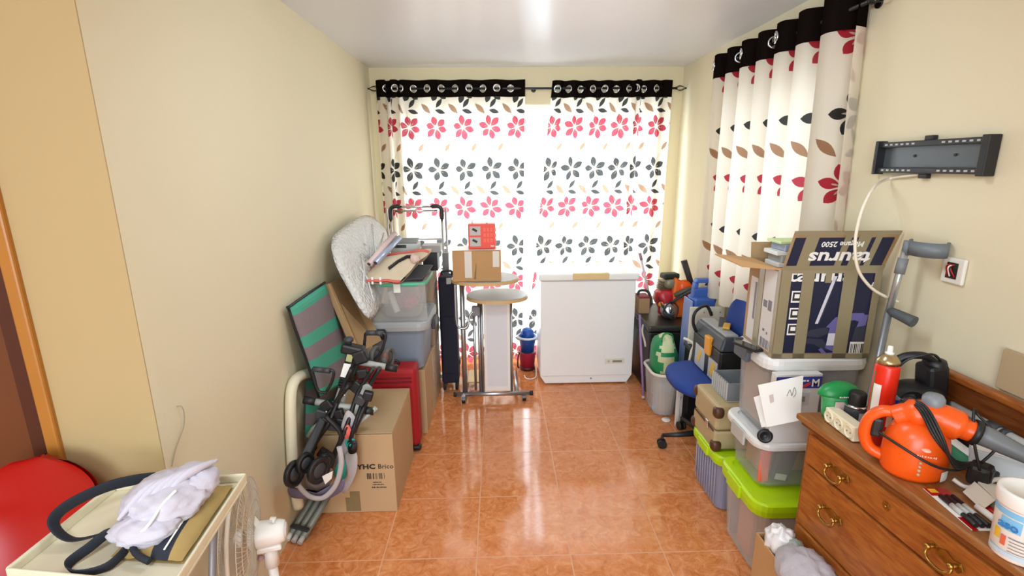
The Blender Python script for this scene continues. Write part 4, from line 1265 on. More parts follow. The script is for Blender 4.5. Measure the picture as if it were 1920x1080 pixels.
t.p('flap', vm().slab([r1, r0, r0 + V((0, .012, .07)), r1 + V((0, .012, .07))], .005), CARDD)
t.p('flap', vm().slab([V((VX1, VY1, VZ1)), V((VX1, VY0 + .01, VZ1)), V((VX1 + .012, VY0 + .01, VZ1 - .13)), V((VX1 + .012, VY1, VZ1 - .13))], .005), CARDD)

one('packed_contents', 'tan packing filling the opened vacuum carton below the magazines', 'packing', MB().box(1.135, 1.485, 1.925, 2.135, .974, 1.319), CARD, (1.31, 2.05, .974), .01)
# papers and boxed media piled at the back of the carton
mg = [('pale green magazine on top of the pile sticking out of the opened carton', 'c9e0a0', .012, .0), ('blue grey box in the pile sticking out of the opened carton', '9aa5bd', .03, .02), ('white magazine in the pile sticking out of the opened carton', 'e3e4e0', .018, -.01), ('grey binder under the pile sticking out of the opened carton', 'a7a8a4', .03, .012), ('large white folder at the bottom of the pile sticking out of the opened carton', 'dcdcd8', .02, 0)]
z = 1.320
for lab, cl_, h, dx in mg[::-1]:
    nm = 'magazine' if 'magazine' in lab else ('media_box' if 'box' in lab else 'folder')
    one(nm, lab, nm.replace('_', ' '), MB().bx((1.27 + dx, 2.075, z + h / 2), (.22, .11, h - .001), .05 * dx * 20), mat('print_' + cl_, cl_, .5), (1.27 + dx, 2.10, z), .002)
    z += h
t = T('tablet', 'flat black device lying on the white lid beside the opened carton', 'tablet', (1.09, 2.06, .966))
t.p('body', MB().bx((1.075, 2.03, .9715), (.055, .13, .009), .35), BLACK, bevel=.003)
t.p('screen', MB().bx((1.075, 2.03, .9768), (.046, .115, .0012), .35), mat('dark_glass', '17181c', .1))

# beige corner-trimmed suitcase, grey crate
t = T('suitcase', 'beige hard suitcase with brown leather corners lying on the lime lidded box', 'suitcase', (1.22, 2.40, .327))
t.p('body', MB().box(1.07, 1.42, 2.255, 2.53, .328, .43), BEIGE, bevel=.012, seg=3)
t.p('lid', MB().box(1.07, 1.42, 2.255, 2.53, .434, .575), BEIGE, bevel=.02, seg=3)
for z in (.352, .535):
    for y in (2.265, 2.52):
        t.p('corner_guard', MB().ball((1.085, y, z), (.026, .026, .03), 14, 10, pw=.7), BROWNL)
t.p('trim_band', MB().box(1.0665, 1.071, 2.27, 2.51, .428, .436), BROWNL)
t.p('lock', MB().box(1.064, 1.07, 2.33, 2.36, .41, .455), CHROME, bevel=.002)
t = T('plastic_crate', 'small pale grey ribbed crate on the beige suitcase beside the black toolbox', 'crate', (1.22, 2.38, .577))
b = MB().box(1.135, 1.30, 2.29, 2.47, .577, .582)
t.p('base', b, LGREY)
for (x0, x1, y0, y1) in ((1.135, 1.141, 2.29, 2.47), (1.294, 1.30, 2.29, 2.47), (1.141, 1.294, 2.29, 2.296), (1.141, 1.294, 2.464, 2.47)):
    t.p('side_wall', MB().box(x0, x1, y0, y1, .582, .675), GREY)
rb = MB()
for k in range(8): rb.box(1.129, 1.1355, 2.295 + .0235 * k, 2.303 + .0235 * k, .585, .675)
t.p('rib', rb, LGREY)

# office chair with the toolbox standing on its seat
CX, CY = 1.26, 2.80
t = T('office_chair', 'blue upholstered office chair with black star base carrying the black toolbox', 'chair', (CX, CY, 0))
pts = [(.235 * math.copysign(abs(math.cos(a)) ** .75, math.cos(a)), .235 * math.copysign(abs(math.sin(a)) ** .75, math.sin(a))) for a in [2 * PI * k / 36 for k in range(36)]]
b = MB(); prof = [(.90, .435), (1.0, .45), (1.03, .475), (1.0, .50), (.9, .512), (.0001, .508)]
vs = [V((CX + x * s, CY + y * s, z)) for s, z in prof for x, y in pts]
b.add(vs, [(k * 36 + j, k * 36 + (j + 1) % 36, (k + 1) * 36 + (j + 1) % 36, (k + 1) * 36 + j) for k in range(5) for j in range(36)] + [tuple(range(36))[::-1]], 0, True)
t.p('seat', b, BLUED)
def backf(s):
    def f(a, q):
        w = .20 * (math.sin(PI * (.06 + .88 * q)) ** .5)
        y = CY - .14 + (a - .5) * 2 * w; z = .64 + .35 * q
        return V((1.394 + .02 * s * math.sin(PI * q) ** .3 * math.sin(PI * a) ** .3 - .03 * (2 * a - 1) ** 2 - .02 * (q - .5), y, z))
    return f
t.p('backrest', MB().sheet(backf(-1), 16, 14).sheet(backf(1), 16, 14), BLUED)
t.p('back_post', MB().tube(smooth([(CX + .05, CY - .03, .42), (CX + .13, CY - .08, .41), (1.41, CY - .14, .48), (1.422, CY - .14, .74)], 5), .014, 8), BLACK)
t.p('gas_lift', MB().cyl((CX, CY, .10), (CX, CY, .44), .024).cyl((CX, CY, .10), (CX, CY, .24), .032), BLACK)
for k in range(5):
    an = math.atan2(2.83 - CY, 1.01 - CX) + 2 * PI * k / 5
    e = V((CX + .25 * math.cos(an), CY + .25 * math.sin(an), .085))
    lg = t.p('base_leg', MB().tube([(CX, CY, .115), V((CX, CY, .105)).lerp(e, .6), e], [.022, .016, .012], 8), BLACK)
    d = (e - V((CX, CY, .085))).normalized(); s = d.cross(Z)
    for q in (-.014, .014): t.p('caster', MB().cyl(e + s * (q - .008) + V((0, 0, -.057)), e + s * (q + .008) + V((0, 0, -.057)), .028, n=16), BLACK, lg)
    t.p('caster_stem', MB().cyl(e, e + V((0, 0, -.045)), .008, n=10), BLACK, lg)

t = T('toolbox', 'black toolbox with grey lid top and orange latches standing on the blue chair seat', 'toolbox', (1.33, 2.78, .51))
TX0, TX1, TY0, TY1 = 1.225, 1.362, 2.60, 3.0
t.p('body', MB().box(TX0, TX1, TY0, TY1, .513, .72), BLACK, bevel=.012)
ld = t.p('lid', MB().hexa([(TX0 - .006, TY0 - .006, .722), (TX1 + .006, TY0 - .006, .722), (TX1 + .006, TY1 + .006, .722), (TX0 - .006, TY1 + .006, .722), (TX0 + .02, TY0 + .01, .80), (TX1 - .02, TY0 + .01, .80), (TX1 - .02, TY1 - .01, .80), (TX0 + .02, TY1 - .01, .80)]), mat('charcoal_plastic', '3a3f47', .45), bevel=.012)
t.p('lid_tray', MB().box(TX0 + .035, TX1 - .03, TY0 + .03, TY1 - .03, .795, .81), mat('pale_grey_lid', 'a5a5a3', .5), ld, .004)
for y in (TY0 + .15,): t.p('latch', MB().hexa([(TX0 - .018, y - .035, .655), (TX0, y - .035, .655), (TX0, y + .035, .655), (TX0 - .018, y + .03, .655), (TX0 - .02, y - .03, .765), (TX0 + .01, y - .03, .765), (TX0 + .01, y + .04, .765), (TX0 - .02, y + .035, .765)]), mat('orange_yellow_plastic', 'e59a2e', .4), bevel=.006)
t.p('handle', MB().tube(smooth([(TX0 - .006, TY1 - .06, .73), (TX0 - .03, TY1 - .06, .79), (TX0 - .02, TY1 - .06, .86), (TX0 + .06, TY1 - .02, .885), (TX0 + .1, TY1 - .02, .82)], 5), .010, 8), BLACK)
fw = t.p('tool_card', MB().box(TX0 - .003, TX0, TY0 + .02, TY0 + .14, .525, .645).box(TX0 - .003, TX0, TY1 - .20, TY1 - .06, .525, .66), mat('silver_card', 'b6b9bf', .35))
for y_, z_, w_ in ((TY0 + .08, .59, .04), (TY1 - .13, .6, .03)): t.p('card_motif', MB().bx((TX0 - .004, y_, z_), (.002, w_, .085), Matrix.Rotation(.4, 3, 'X')), INKY, fw)
t = T('hand_saw', 'hand saw with yellow handle lying on the toolbox lid', 'saw', (1.36, 2.78, .812))
t.p('blade', MB().prism([(-.10, -.02), (.10, -.032), (.10, .032), (-.10, .015)], (1.35, 2.87, .8135), V((.5, .85, 0)), V((-.85, .5, 0)), .002), DGREY)
t.p('handle', MB().bx((1.325, 2.765, .820), (.04, .10, .016), -.5), mat('yellow_handle', 'd6a53c', .5), bevel=.006)

# white metal step stool and picture in white frame beside the chair
t = T('step_stool', 'folded white step stool standing between the blue chair and the clear bin', 'stool', (1.23, 3.12, 0))
for x, y in ((1.195, 3.09), (1.235, 3.145)):
    t.p('leg', MB().box(x - .012, x + .012, y - .01, y + .01, 0, .44), WHITE, bevel=.003)
    t.p('foot', MB().cyl((x, y, 0), (x, y, .02), .014), LGREY)
t.p('rung', MB().bx((1.215, 3.118, .19), (.014, .075, .016), Matrix.Rotation(-.65, 3, 'Z')).bx((1.215, 3.118, .31), (.014, .075, .016), Matrix.Rotation(-.65, 3, 'Z')), WHITE)
t.p('frame_bow', MB().tube(smooth([wy(1290, 692, 3.07), wy(1296, 660, 3.07), wy(1301, 648, 3.07), wy(1295, 640, 3.09), wy(1282, 634, 3.12)], 5), .009, 8), mat('ivory_enamel', 'e6e0d0', .4))

# clear bin with a green and white shopping bag
t = T('storage_bin', 'tall frosted open bin with thick white rim standing by the black chest', 'bin', (1.16, 3.36, 0))
tub(t, 1.065, 1.265, 3.20, 3.50, .001, .33, CLEARW, None, .03, .02, 0, .07)
t.p('rim', MB().tube([V((1.165 + p[0], 3.35 + p[1], .318)) for p in rrect(.205, .305, .075, 6)], .011, 8, 0, True), mat('cream_white_rim', 'ddd8cb', .45))
t.p('divider', MB().box(1.085, 1.25, 3.34, 3.345, .02, .2), CLEARW)
inside('carton_piece', 'small tan carton seen through the front of the frosted open bin', 'box', (1.165, 3.27, .085), (.09, .06, .11), 0, CARDO)
inside('jar', 'pale grey-blue jar seen at the left in the frosted bin', 'jar', (1.10, 3.29, .09), (.035, .05, .12), 0, mat('pale_blue_grey', 'a9b3c2', .4))
one('round_light', 'small round white lid lying on the tiles before the frosted bin', 'lid', MB().lathe([(0, 0), (.028, 0), (.03, .006), (.026, .012), (0, .014)], (1.15, 3.165, .001)), PAPER, (1.15, 3.165, .001))
t = T('shopping_bag', 'green and white shopping bag stuffed upright in the frosted bin', 'bag', (1.165, 3.36, .2))
bagc = V((1.165, 3.355, .40)); bg_ = MB().ball(bagc, (.085, .11, .16), 24, 18, 0, .10, 2.2, 5, .8)
for i, f in enumerate(bg_.f):
    cc = sum((bg_.v[k] for k in f), V((0, 0, 0))) / len(f) - bagc
    a = cc.x * 10 + .2 * math.sin(cc.z * 30)
    bg_.m[i] = 1 if (abs(a) > .52 or abs(cc.z - .05 - .4 * abs(cc.x)) < .016) else 0
t.p('body', bg_, [mat('pale_green_white', 'd9e0c4', .5, noise_amt=.2, noise_scale=12, col2='b9c77a'), mat('bag_green', '1e8a55', .45)])
t.p('handle', MB().tube(smooth([bagc + V((-.04, -.05, .13)), bagc + V((-.03, -.08, .20)), bagc + V((.03, -.07, .19)), bagc + V((.05, -.05, .12))], 5), .009, 8, 0, False, ((0, 0, 1), .4)), GREEN)

# lilac poles
for lab, a, b_, r in (('lilac pole leaning between the freezer and the black chest', (1.085, 3.50, .008), (1.075, 3.68, .62), .009), ):
    t = T('broom_pole', lab, 'pole', a)
    t.p('shaft', MB().cyl(a, b_, r, n=12), LILAC)
    t.p('tip', MB().cyl(V(a), V(a) + (V(b_) - V(a)) * .03, r * 1.3, n=12), LGREY)
t = T('broom_pole', 'pale pinkish white pole standing behind the red engine in the corner', 'pole', (1.30, 4.13, .58))
t.p('shaft', MB().cyl((1.30, 4.13, .573), (1.205, 4.20, .99), .010, n=12), mat('pinkish_enamel', 'd8c4cc', .4))
t.p('grip', MB().cyl((1.215, 4.19, .95), (1.20, 4.204, 1.01), .013, n=12), mat('mauve_grip', '9b7c86', .5))

# black chest with tools on it
t = T('storage_chest', 'black plastic storage chest beside the freezer with tools heaped on top', 'chest', (1.30, 3.84, 0))
t.p('body', MB().hexa([(1.135, 3.56, 0), (1.47, 3.56, 0), (1.47, 4.16, 0), (1.135, 4.16, 0), (1.115, 3.54, .52), (1.49, 3.54, .52), (1.49, 4.18, .52), (1.115, 4.18, .52)]), BLACK, bevel=.012)
ld = t.p('lid', MB().box(1.105, 1.50, 3.53, 4.19, .525, .572), mat('scuffed_black_plastic', '34342f', .35, noise_amt=.3, noise_scale=14), bevel=.015)
t.p('latch', MB().box(1.092, 1.106, 3.78, 3.86, .47, .55), DGREY, bevel=.004)
t.p('strap', MB().tube(smooth([(1.10, 3.66, .545), (1.085, 3.62, .50), (1.095, 3.58, .44), (1.10, 3.57, .40)], 4), .008, 8), mat('pale_strap', 'c9bcae', .7))
t.p('cord', MB().tube(smooth([(1.108, 3.74, .50), (1.088, 3.70, .40), (1.092, 3.66, .30), (1.11, 3.62, .22)], 5), .006, 8), mat('wine_red_cord', '7e2630', .5))

t = T('petrol_strimmer', 'red garden engine with silver parts and black cable on the black chest', 'garden tool', (1.30, 3.80, .573))
cE = V((1.30, 3.80, .68))
t.p('housing', MB().ball(cE + V((.02, .03, .04)), (.085, .09, .075), 20, 12, amp=.16, freq=2.5, seed=9, pw=.75), mat('engine_red', 'b3202a', .35))
t.p('crankcase', MB().bx(cE + V((.04, 0, -.06)), (.13, .13, .09), .3), mat('engine_red', 'b3202a', .35), bevel=.02)
t.p('starter', MB().lathe([(0, -.03), (.055, -.03), (.06, -.01), (.05, .02), (.02, .028), (0, .03)], cE + V((.0, -.10, -.035)), V((-.3, -1, .3)).to_track_quat('Z', 'Y').to_matrix(), 24), ALU)
t.p('fuel_cap', MB().lathe([(0, 0), (.02, 0), (.02, .02), (0, .025)], cE + V((-.05, -.08, .01)), V((-.5, -1, .2)).to_track_quat('Z', 'Y').to_matrix(), 16), mat('orange_cap', 'd98b34', .4))
t.p('silver_oval', MB().ball(cE + V((.01, -.128, -.03)), (.013, .008, .035), 14, 10), CHROME)
fn = MB()
for k in range(6): fn.bx(cE + V((-.0, .02, .115 + .012 * k)), (.10 - .005 * k, .09, .005), .2)
t.p('cylinder_fin', fn, mat('warm_metal', '8f7f68', .4, .6))
t.p('exhaust', MB().ball(cE + V((.035, -.01, .16)), (.055, .045, .042), 16, 10, pw=.7), mat('dull_khaki_metal', '86816a', .45, .3))
t.p('cover', MB().bx(cE + V((.03, .0, .218)), (.13, .085, .045), .15), mat('dark_green_black', '18241f', .5), bevel=.012)
t.p('cable', MB().tube(smooth([cE + V((-.07, -.06, .06)), cE + V((-.03, -.15, -.04)), cE + V((.03, -.17, -.08)), cE + V((.06, -.14, .0)), cE + V((.0, -.13, .04)), cE + V((-.05, -.14, -.04)), cE + V((.02, -.16, -.09))], 6), .006, 8), BLACK)
t.p('drive_tube', MB().tube(smooth([cE + V((.03, -.08, .02)), cE + V((.10, -.12, .09)), cE + V((.19, -.16, .15))], 5), .011, 8), DGREY)
t = T('small_carton', 'little brown box with dark carrying handle on the black chest by the freezer', 'box', (1.17, 3.92, .573))
t.p('body', MB().box(1.118, 1.205, 3.86, 3.99, .5735, .70), CARDD, bevel=.004)
t.p('handle', MB().tube(smooth([(1.115, 3.9, .72), (1.13, 3.9, .755), (1.19, 3.9, .75), (1.215, 3.88, .70), (1.22, 3.86, .65)], 5), .011, 8), BLACK)
t.p('lid_print', MB().box(1.12, 1.203, 3.862, 3.988, .70, .715), mat('wine_print', '8a2f3a', .6), bevel=.002)

# orange blower, blue pressure washer, white board
t = T('leaf_blower', 'orange garden blower with black tube standing behind the blue pressure washer', 'garden tool', (1.42, 3.78, .573))
t.p('housing', MB().hexa([(1.335, 3.73, .573), (1.46, 3.73, .573), (1.46, 3.85, .573), (1.335, 3.85, .573), (1.35, 3.74, .90), (1.42, 3.74, .86), (1.42, 3.83, .86), (1.35, 3.83, .90)]), ORANGE2, bevel=.02)
t.p('fan_case', MB().ball((1.44, 3.77, .80), (.065, .05, .07), 16, 12, pw=.8), ORANGE)
t.p('tube', MB().cyl((1.50, 3.75, .80), (1.425, 3.78, 1.02), .021, .024), mat('black_rubber', '2a2926', .6))
t.p('handle', MB().tube(smooth([(1.35, 3.72, .76), (1.41, 3.69, .80), (1.46, 3.70, .82)], 5), .017, 8), mat('olive_grey_plastic', '54554b', .5))
t = T('pressure_washer', 'blue pressure washer with carrying slot and black hose behind the white board', 'pressure washer', (1.39, 3.32, 0))
hw = [(-.085, 0), (.085, 0), (.085, .80), (.078, .90), (.06, .965), (-.045, .985), (-.062, .97), (-.085, .82)]
b = MB(); 
b.box(1.32, 1.475, 3.26, 3.40, .02, .86)
t.p('housing', b, BLUE, bevel=.02)
hb_ = MB()
for q_ in ([(1.322, .84), (1.468, .84), (1.466, .915), (1.327, .915)], [(1.327, .915), (1.357, .915), (1.359, .955), (1.332, .955)], [(1.436, .915), (1.466, .915), (1.460, .955), (1.432, .955)], [(1.332, .955), (1.460, .955), (1.448, .982), (1.345, .982)]):
    hb_.prism(q_, (0, 3.32, 0), X, Z, .055)
t.p('carry_handle', hb_, BLUE, bevel=.006)
t.p('side_panel', MB().hexa([(1.285, 3.25, .02), (1.306, 3.25, .02), (1.306, 3.40, .02), (1.285, 3.40, .02), (1.30, 3.25, .84), (1.312, 3.25, .84), (1.312, 3.40, .84), (1.30, 3.40, .84)]), mat('pale_blue_plastic', '7f94c8', .4), bevel=.006)
t.p('front_label', MB().box(1.34, 1.435, 3.256, 3.261, .70, .80), mat('lighter_blue_panel', '4e70bd', .35), bevel=.003)
t.p('hose', MB().tube(smooth([(1.42, 3.33, .93), (1.455, 3.33, 1.0), (1.49, 3.33, .985), (1.495, 3.32, .90), (1.485, 3.31, .82), (1.46, 3.30, .78)], 6), .0075, 8), BLACK)
for x in (1.30, 1.475): t.p('wheel', MB().cyl((x - .012, 3.34, .055), (x + .012, 3.34, .055), .055), BLACK)
t = T('plastic_crate', 'added black crate darkening the space behind the blue office chair', 'crate', (1.39, 3.18, 0))  # added crate: carries the board and darkens the gap under the seat
t.p('body', MB().box(1.27, 1.50, 3.13, 3.24, 0, .54), BLACK, bevel=.01)
t.p('rim', MB().box(1.262, 1.505, 3.122, 3.245, .53, .555), DGREY, bevel=.005)
t = T('white_board', 'white board with a row of screw holes standing behind the black toolbox', 'board', (1.38, 3.20, .556))
t.p('panel', MB().box(1.275, 1.505, 3.19, 3.214, .556, .812), mat('warm_white_board', 'd6d2c4', .5), bevel=.002)
for k in range(4): t.p('screw', MB().cyl((1.31 + .055 * k, 3.1895, .778), (1.31 + .055 * k, 3.187, .778), .0045, n=10), GREY)

# blue and red buckets behind the freezer corner with cable
t = T('bucket', 'royal blue bucket with white rim stacked in the red bucket by the freezer', 'bucket', (.235, 4.14, .17))
t.p('body', MB().lathe([(.055, .165), (.075, .30), (.078, .305), (.074, .305), (.05, .17)], (.235, 4.14, 0)), mat('bucket_blue', '1a4fa6', .35))
t.p('rim', MB().tube([(.235 + .083 * math.cos(a), 4.14 + .083 * math.sin(a), .30) for a in [2 * PI * k / 28 for k in range(28)]], .010, 8, 0, True), mat('pale_blue_white', 'd4dee8', .35))
t.p('cloth', MB().ball((.235, 4.14, .325), (.055, .055, .05), amp=.2, seed=3), mat('bucket_blue', '1a4fa6', .35))
t = T('bucket', 'raspberry red bucket on the floor under the blue bucket by the freezer', 'bucket', (.235, 4.14, 0))
t.p('body', MB().lathe([(.062, .03), (.072, .16), (.075, .163), (.07, .163), (.05, .035)], (.235, 4.14, 0)), mat('bucket_red', 'b02545', .35))
t.p('base', MB().lathe([(.06, .001), (.066, .002), (.066, .03), (.05, .03)], (.235, 4.14, 0)), mat('dark_wine', '4a1220', .5))
t.p('handle', MB().tube(smooth([(.165, 4.12, .16), (.150, 4.09, .12), (.148, 4.08, .05), (.16, 4.09, .03)], 5), .006, 8), BLACK)
one('power_cable', 'white cable looped on the tiles between the red bucket and the freezer', 'cable', MB().tube(smooth([(.20, 3.98, .006), (.21, 3.92, .006), (.25, 3.90, .006), (.29, 3.93, .008), (.300, 3.97, .02), (.302, 4.02, .06)], 7), .005, 8), WHITE, (.25, 3.93, 0))

# ------------------------------------------------------------------ dresser along the right wall
DT = .87
DY1, DY0 = 1.615, .86
def xfr(y): return 1.075 + (DY1 - y) * .095      # slightly bowed front line
XB = 1.522
t = T('dresser', 'brown wooden dresser with brass handles and low back rail against the right wall', 'dresser', (1.3, 1.24, 0))
def plan(y0, y1, z0, z1, inset=0, xb=XB, mi=0, mb=None):
    mb = mb or MB()
    a, b_ = xfr(y0) + inset, xfr(y1) + inset
    return mb.hexa([(a, y0, z0), (xb, y0, z0), (xb, y1, z0), (b_, y1, z0), (a, y0, z1), (xb, y0, z1), (xb, y1, z1), (b_, y1, z1)], mi)
t.p('carcass', plan(DY0, DY1 - .02, .06, .832, .018), WOOD, bevel=.004)
t.p('top', plan(DY0 - .02, DY1 + .012, .845, DT, -.012), WOODTOP, bevel=.008, seg=3)
t.p('top_moulding', plan(DY0 - .008, DY1, .828, .846, .002), WOODD, bevel=.006)
t.p('plinth', plan(DY0 + .01, DY1 - .02, .0, .075, .01), WOODD, bevel=.006)
t.p('back_rail', MB().box(1.498, 1.522, DY0 - .02, DY1 + .0, DT, 1.045), WOODD, bevel=.004)
t.p('rail_cap', MB().box(1.49, 1.5265, DY0 - .02, DY1 + .004, 1.038, 1.062), WOOD, bevel=.007, seg=3)
def handle(parent, c):
    # bail pull: two posts, swinging bail and an ornate back plate
    cx, cy, cz = c
    pl = [(-.05, .0), (-.042, .016), (-.022, .010), (0, .018), (.022, .010), (.042, .016), (.05, 0), (.040, -.014), (.02, -.008), (0, -.016), (-.02, -.008), (-.040, -.014)]
    h = t.p('handle_plate', MB().prism(pl, (cx - .002, cy, cz), Y, Z, .003), BRASS, parent)
    for s in (-1, 1): t.p('handle_post', MB().cyl((cx, cy + s * .034, cz + .004), (cx - .02, cy + s * .034, cz + .004), .006, n=10).ball((cx - .02, cy + s * .034, cz + .004), .008, 10, 8), BRASS, parent)
    t.p('bail', MB().tube(smooth([(cx - .016, cy - .034, cz + .004), (cx - .022, cy - .036, cz - .014), (cx - .026, cy - .018, cz - .026), (cx - .026, cy + .018, cz - .026), (cx - .022, cy + .036, cz - .014), (cx - .016, cy + .034, cz + .004)], 5), .0042, 8), BRASS, parent)
for z0, z1, key in ((.705, .815, True), (.46, .695, False), (.215, .45, False)):
    d = t.p('drawer', plan(DY0 + .03, DY1 - .045, z0, z1, .004, 1.2), WOOD, bevel=.005)
    zc = (z0 + z1) / 2 + (.0 if z1 > .75 else .025)
    for y in (1.42, 1.055): handle(d, (xfr(y) + .003, y, zc))
    if key:
        t.p('keyhole', MB().prism([(-.014, 0), (-.006, .012), (.006, .012), (.014, 0), (.006, -.012), (-.006, -.012)], (xfr(1.2375) + .002, 1.2375, zc + .012), Y, Z, .003).cyl((xfr(1.2375) + .001, 1.2375, zc + .012), (xfr(1.2375) - .004, 1.2375, zc + .012), .004, n=10), BRASS, d)

# things on the dresser
def dz(px, py, h=0): return wz(px, py, DT + h)
# ivory three-socket power strip
a, b_ = V((1.118, 1.56, DT)), V((1.118, 1.415, DT))
d = (b_ - a).normalized(); s = V((d.y, -d.x, 0));
if s.x < 0: s = -s
M_ = Matrix((d, s, Z)).transposed()
c = (a + b_) / 2 + s * .024 + Z * .0275
L_ = (b_ - a).length
t = T('power_strip', 'ivory power strip with three sockets facing the front of the dresser top', 'power strip', c - Z * .0275)
t.p('body', MB().bx(c + Z * .001, (L_, .042, .052), M_), CREAMP, bevel=.004)
for k in (-1, 0, 1):
    q = c + d * (k * .05) - s * .0213
    R = (-s).to_track_quat('Z', 'Y').to_matrix()
    so = t.p('socket', MB().lathe([(.021, -.001), (.021, .003), (.017, .003), (.0165, -.006), (0, -.006)], q, R, 22), CREAMP)
    for w in (-1, 1): t.p('socket_hole', MB().cyl(q + d * w * .008 - s * -.004, q + d * w * .008 + s * -.0015 - s * .0, .0026, n=8), INKG, so)
t.p('cable_stub', MB().tube([c - d * L_ * .5 - Z * .02, c - d * (L_ * .5 + .02) - Z * .023, c - d * (L_ * .5 + .03) - Z * .024], .004, 8), CREAMP)

# green tub with lid and a printed carton beside it
t = T('detergent_tub', 'green translucent tub with round dark green lid at the far corner of the dresser', 'tub', (1.178, 1.585, DT))
t.p('body', MB().lathe([(.0, .001), (.040, .001), (.046, .02), (.052, .075), (.058, .085), (.050, .09), (0, .088)], (1.178, 1.585, DT), None, 28, 0, 1.1, .65), GREENT)
t.p('lid', MB().lathe([(.056, .0), (.066, .003), (.066, .012), (.055, .03), (.03, .045), (0, .05)], (1.178, 1.585, DT + .085), None, 28, 0, 1.1, .6), GREEN)
t.p('lid_text', MB().dashes(.07, .006, (1.185, 1.5395, DT + .097), X, Z, 6), INKW)
t.p('label', MB().box(1.145, 1.178, 1.545, 1.549, DT + .025, DT + .075), mat('pale_pink_label', 'd5c5bd', .5))
inside('sachet', 'pale folded sachet inside the green tub', 'sachet', (1.178, 1.585, DT + .045), (.06, .03, .06), .2, mat('mint_sachet', '9fd6b4', .5))
t = T('printed_carton', 'white carton with blue and red printed band leaning on the clear box front', 'box', (1.11, 1.74, .61))
t.p('body', MB().bx((1.20, 1.8625, .766), (.19, .035, .305)), mat('white_carton', 'dcdad6', .5), bevel=.002)
t.p('brand_band', MB().box(1.107, 1.293, 1.8435, 1.845, .858, .908), INKV)
rd = MB().prism([(-.035, 0), (0, -.012), (.03, .004), (.03, .014), (0, .0), (-.035, .012)], (1.217, 1.8425, .871), X, Z, .002)
t.p('red_swoosh', rd, INKR)
t.p('lettering', MB().dashes(.05, .011, (1.215, 1.8425, .893), X, Z, 9).text('M', .044, (1.268, 1.8425, .88), X, Z, 0, .0003, .001), INKW)
t.p('info_panel', MB().box(1.185, 1.25, 1.8435, 1.845, .785, .84), mat('grey_info_print', 'c3c2bf', .5))
t.p('info_print', MB().dashes(.05, .024, (1.217, 1.8425, .812), X, Z, 10), INKG)
# white papers / envelopes leaning on the topmost clear box
def paper(label, pts, yy, m, nm='paper_sheet', cat='paper', th=.003):
    t = T(nm, label, cat, wy(*pts[3], yy[3]))
    t.p('sheet', MB().slab([wy(*p, y) for p, y in zip(pts, yy)], th), m)
    return t
ys = (1.80, 1.80, 1.745, 1.745)
t = paper('large white envelope with stamp leaning in front of the topmost clear box', [(1421, 722), (1506, 704), (1500, 788), (1437, 801)][::1], ys, PAPER, 'envelope', 'envelope')
q4 = [wy(*p, y) for p, y in zip([(1421, 722), (1506, 704), (1500, 788), (1437, 801)], ys)]
def on(u, v, lift=-.003): return q4[0].lerp(q4[1], u).lerp(q4[3].lerp(q4[2], u), v) + Y * lift
t.p('stamp', MB().slab([on(.2, .28), on(.3, .27), on(.3, .45), on(.2, .46)], .001), mat('pale_stamp', 'cdbab0', .7))
t.p('scribble', MB().tube(smooth([on(.62, .38), on(.70, .25), on(.74, .40), on(.80, .22), on(.84, .36), on(.78, .44)], 4), .0012, 5), INKG)
t = paper('plain white sheet behind the stamped envelope on its left', [(1413, 745), (1432, 738), (1442, 800), (1428, 801)], (1.888, 1.888, 1.82, 1.82), PAPER)
t = T('castor_wheel', 'round black castor wheel resting on the middle box lid before the envelope', 'wheel', wy(1441, 812, 1.80))
c = V((1.092, 1.852, .6435))
R = V((-.3, -1, .15)).to_track_quat('Z', 'Y').to_matrix()
t.p('tyre', MB().lathe([(.0, -.008), (.028, -.008), (.031, 0), (.028, .009), (.02, .01), (.016, .006), (0, .006)], c, R, 26), BLACK)
t.p('hub', MB().lathe([(0, .005), (.008, .006), (.007, .011), (0, .012)], c, R, 14), DGREY)

# aerosol with black cap, leaning red spray can, small blue can
def can(t, base, axis, r, h, m, prof_top):
    R = Z.rotation_difference(V(axis).normalized()).to_matrix()
    t.p('body', MB().lathe([(r * .9, 0), (r, .006), (r, h - .012), (r * .93, h - .002), (r * .8, h)], base, R, 28), m)
    return R
b0 = V((1.205, 1.53, DT + .001))
t = T('aerosol_can', 'short dark aerosol can with black cap behind the ivory power strip', 'spray can', b0)
R = can(t, b0, Z, .034, .075, mat('dark_label', '3f4347', .35), None)
t.p('cap', MB().lathe([(.026, .075), (.027, .079), (.026, .115), (.022, .12), (0, .12)], b0, R, 24), BLACK)
t.p('shoulder', MB().lathe([(.034, .068), (.0345, .074), (.026, .077)], b0, R, 24), CHROME)
t.p('label', MB().sheet(lambda a, q: b0 + V((.0345 * math.cos(-1.9 + 1.0 * a), .0345 * math.sin(-1.9 + 1.0 * a), .012 + .045 * q)), 8, 1), LGREY)
b0 = V((1.203, 1.425, DT + .001)); ax = V((.005, .02, 1)).normalized()
t = T('spray_can', 'tall red spray can with white nozzle next to the ivory power strip', 'spray can', b0)
R = can(t, b0, ax, .0335, .265, mat('spray_red', 'e02a12', .3), None)
def cyl_patch(b0, R, r, a0, a1, z0, z1, n=10): return MB().sheet(lambda a, q: b0 + R @ V((r * math.cos(a0 + (a1 - a0) * a), r * math.sin(a0 + (a1 - a0) * a), z0 + (z1 - z0) * q)), n, 1)
t.p('shoulder', MB().lathe([(.033, .264), (.031, .275), (.018, .292), (.012, .294)], b0, R, 26), mat('brass_tinted_steel', 'b9a67c', .25, .9))
t.p('nozzle', MB().lathe([(.012, .294), (.012, .300), (.0075, .302), (.0075, .318), (.006, .321), (0, .321)], b0, R, 16), WHITE)
ang = math.atan2(-1.405, -1.235) 
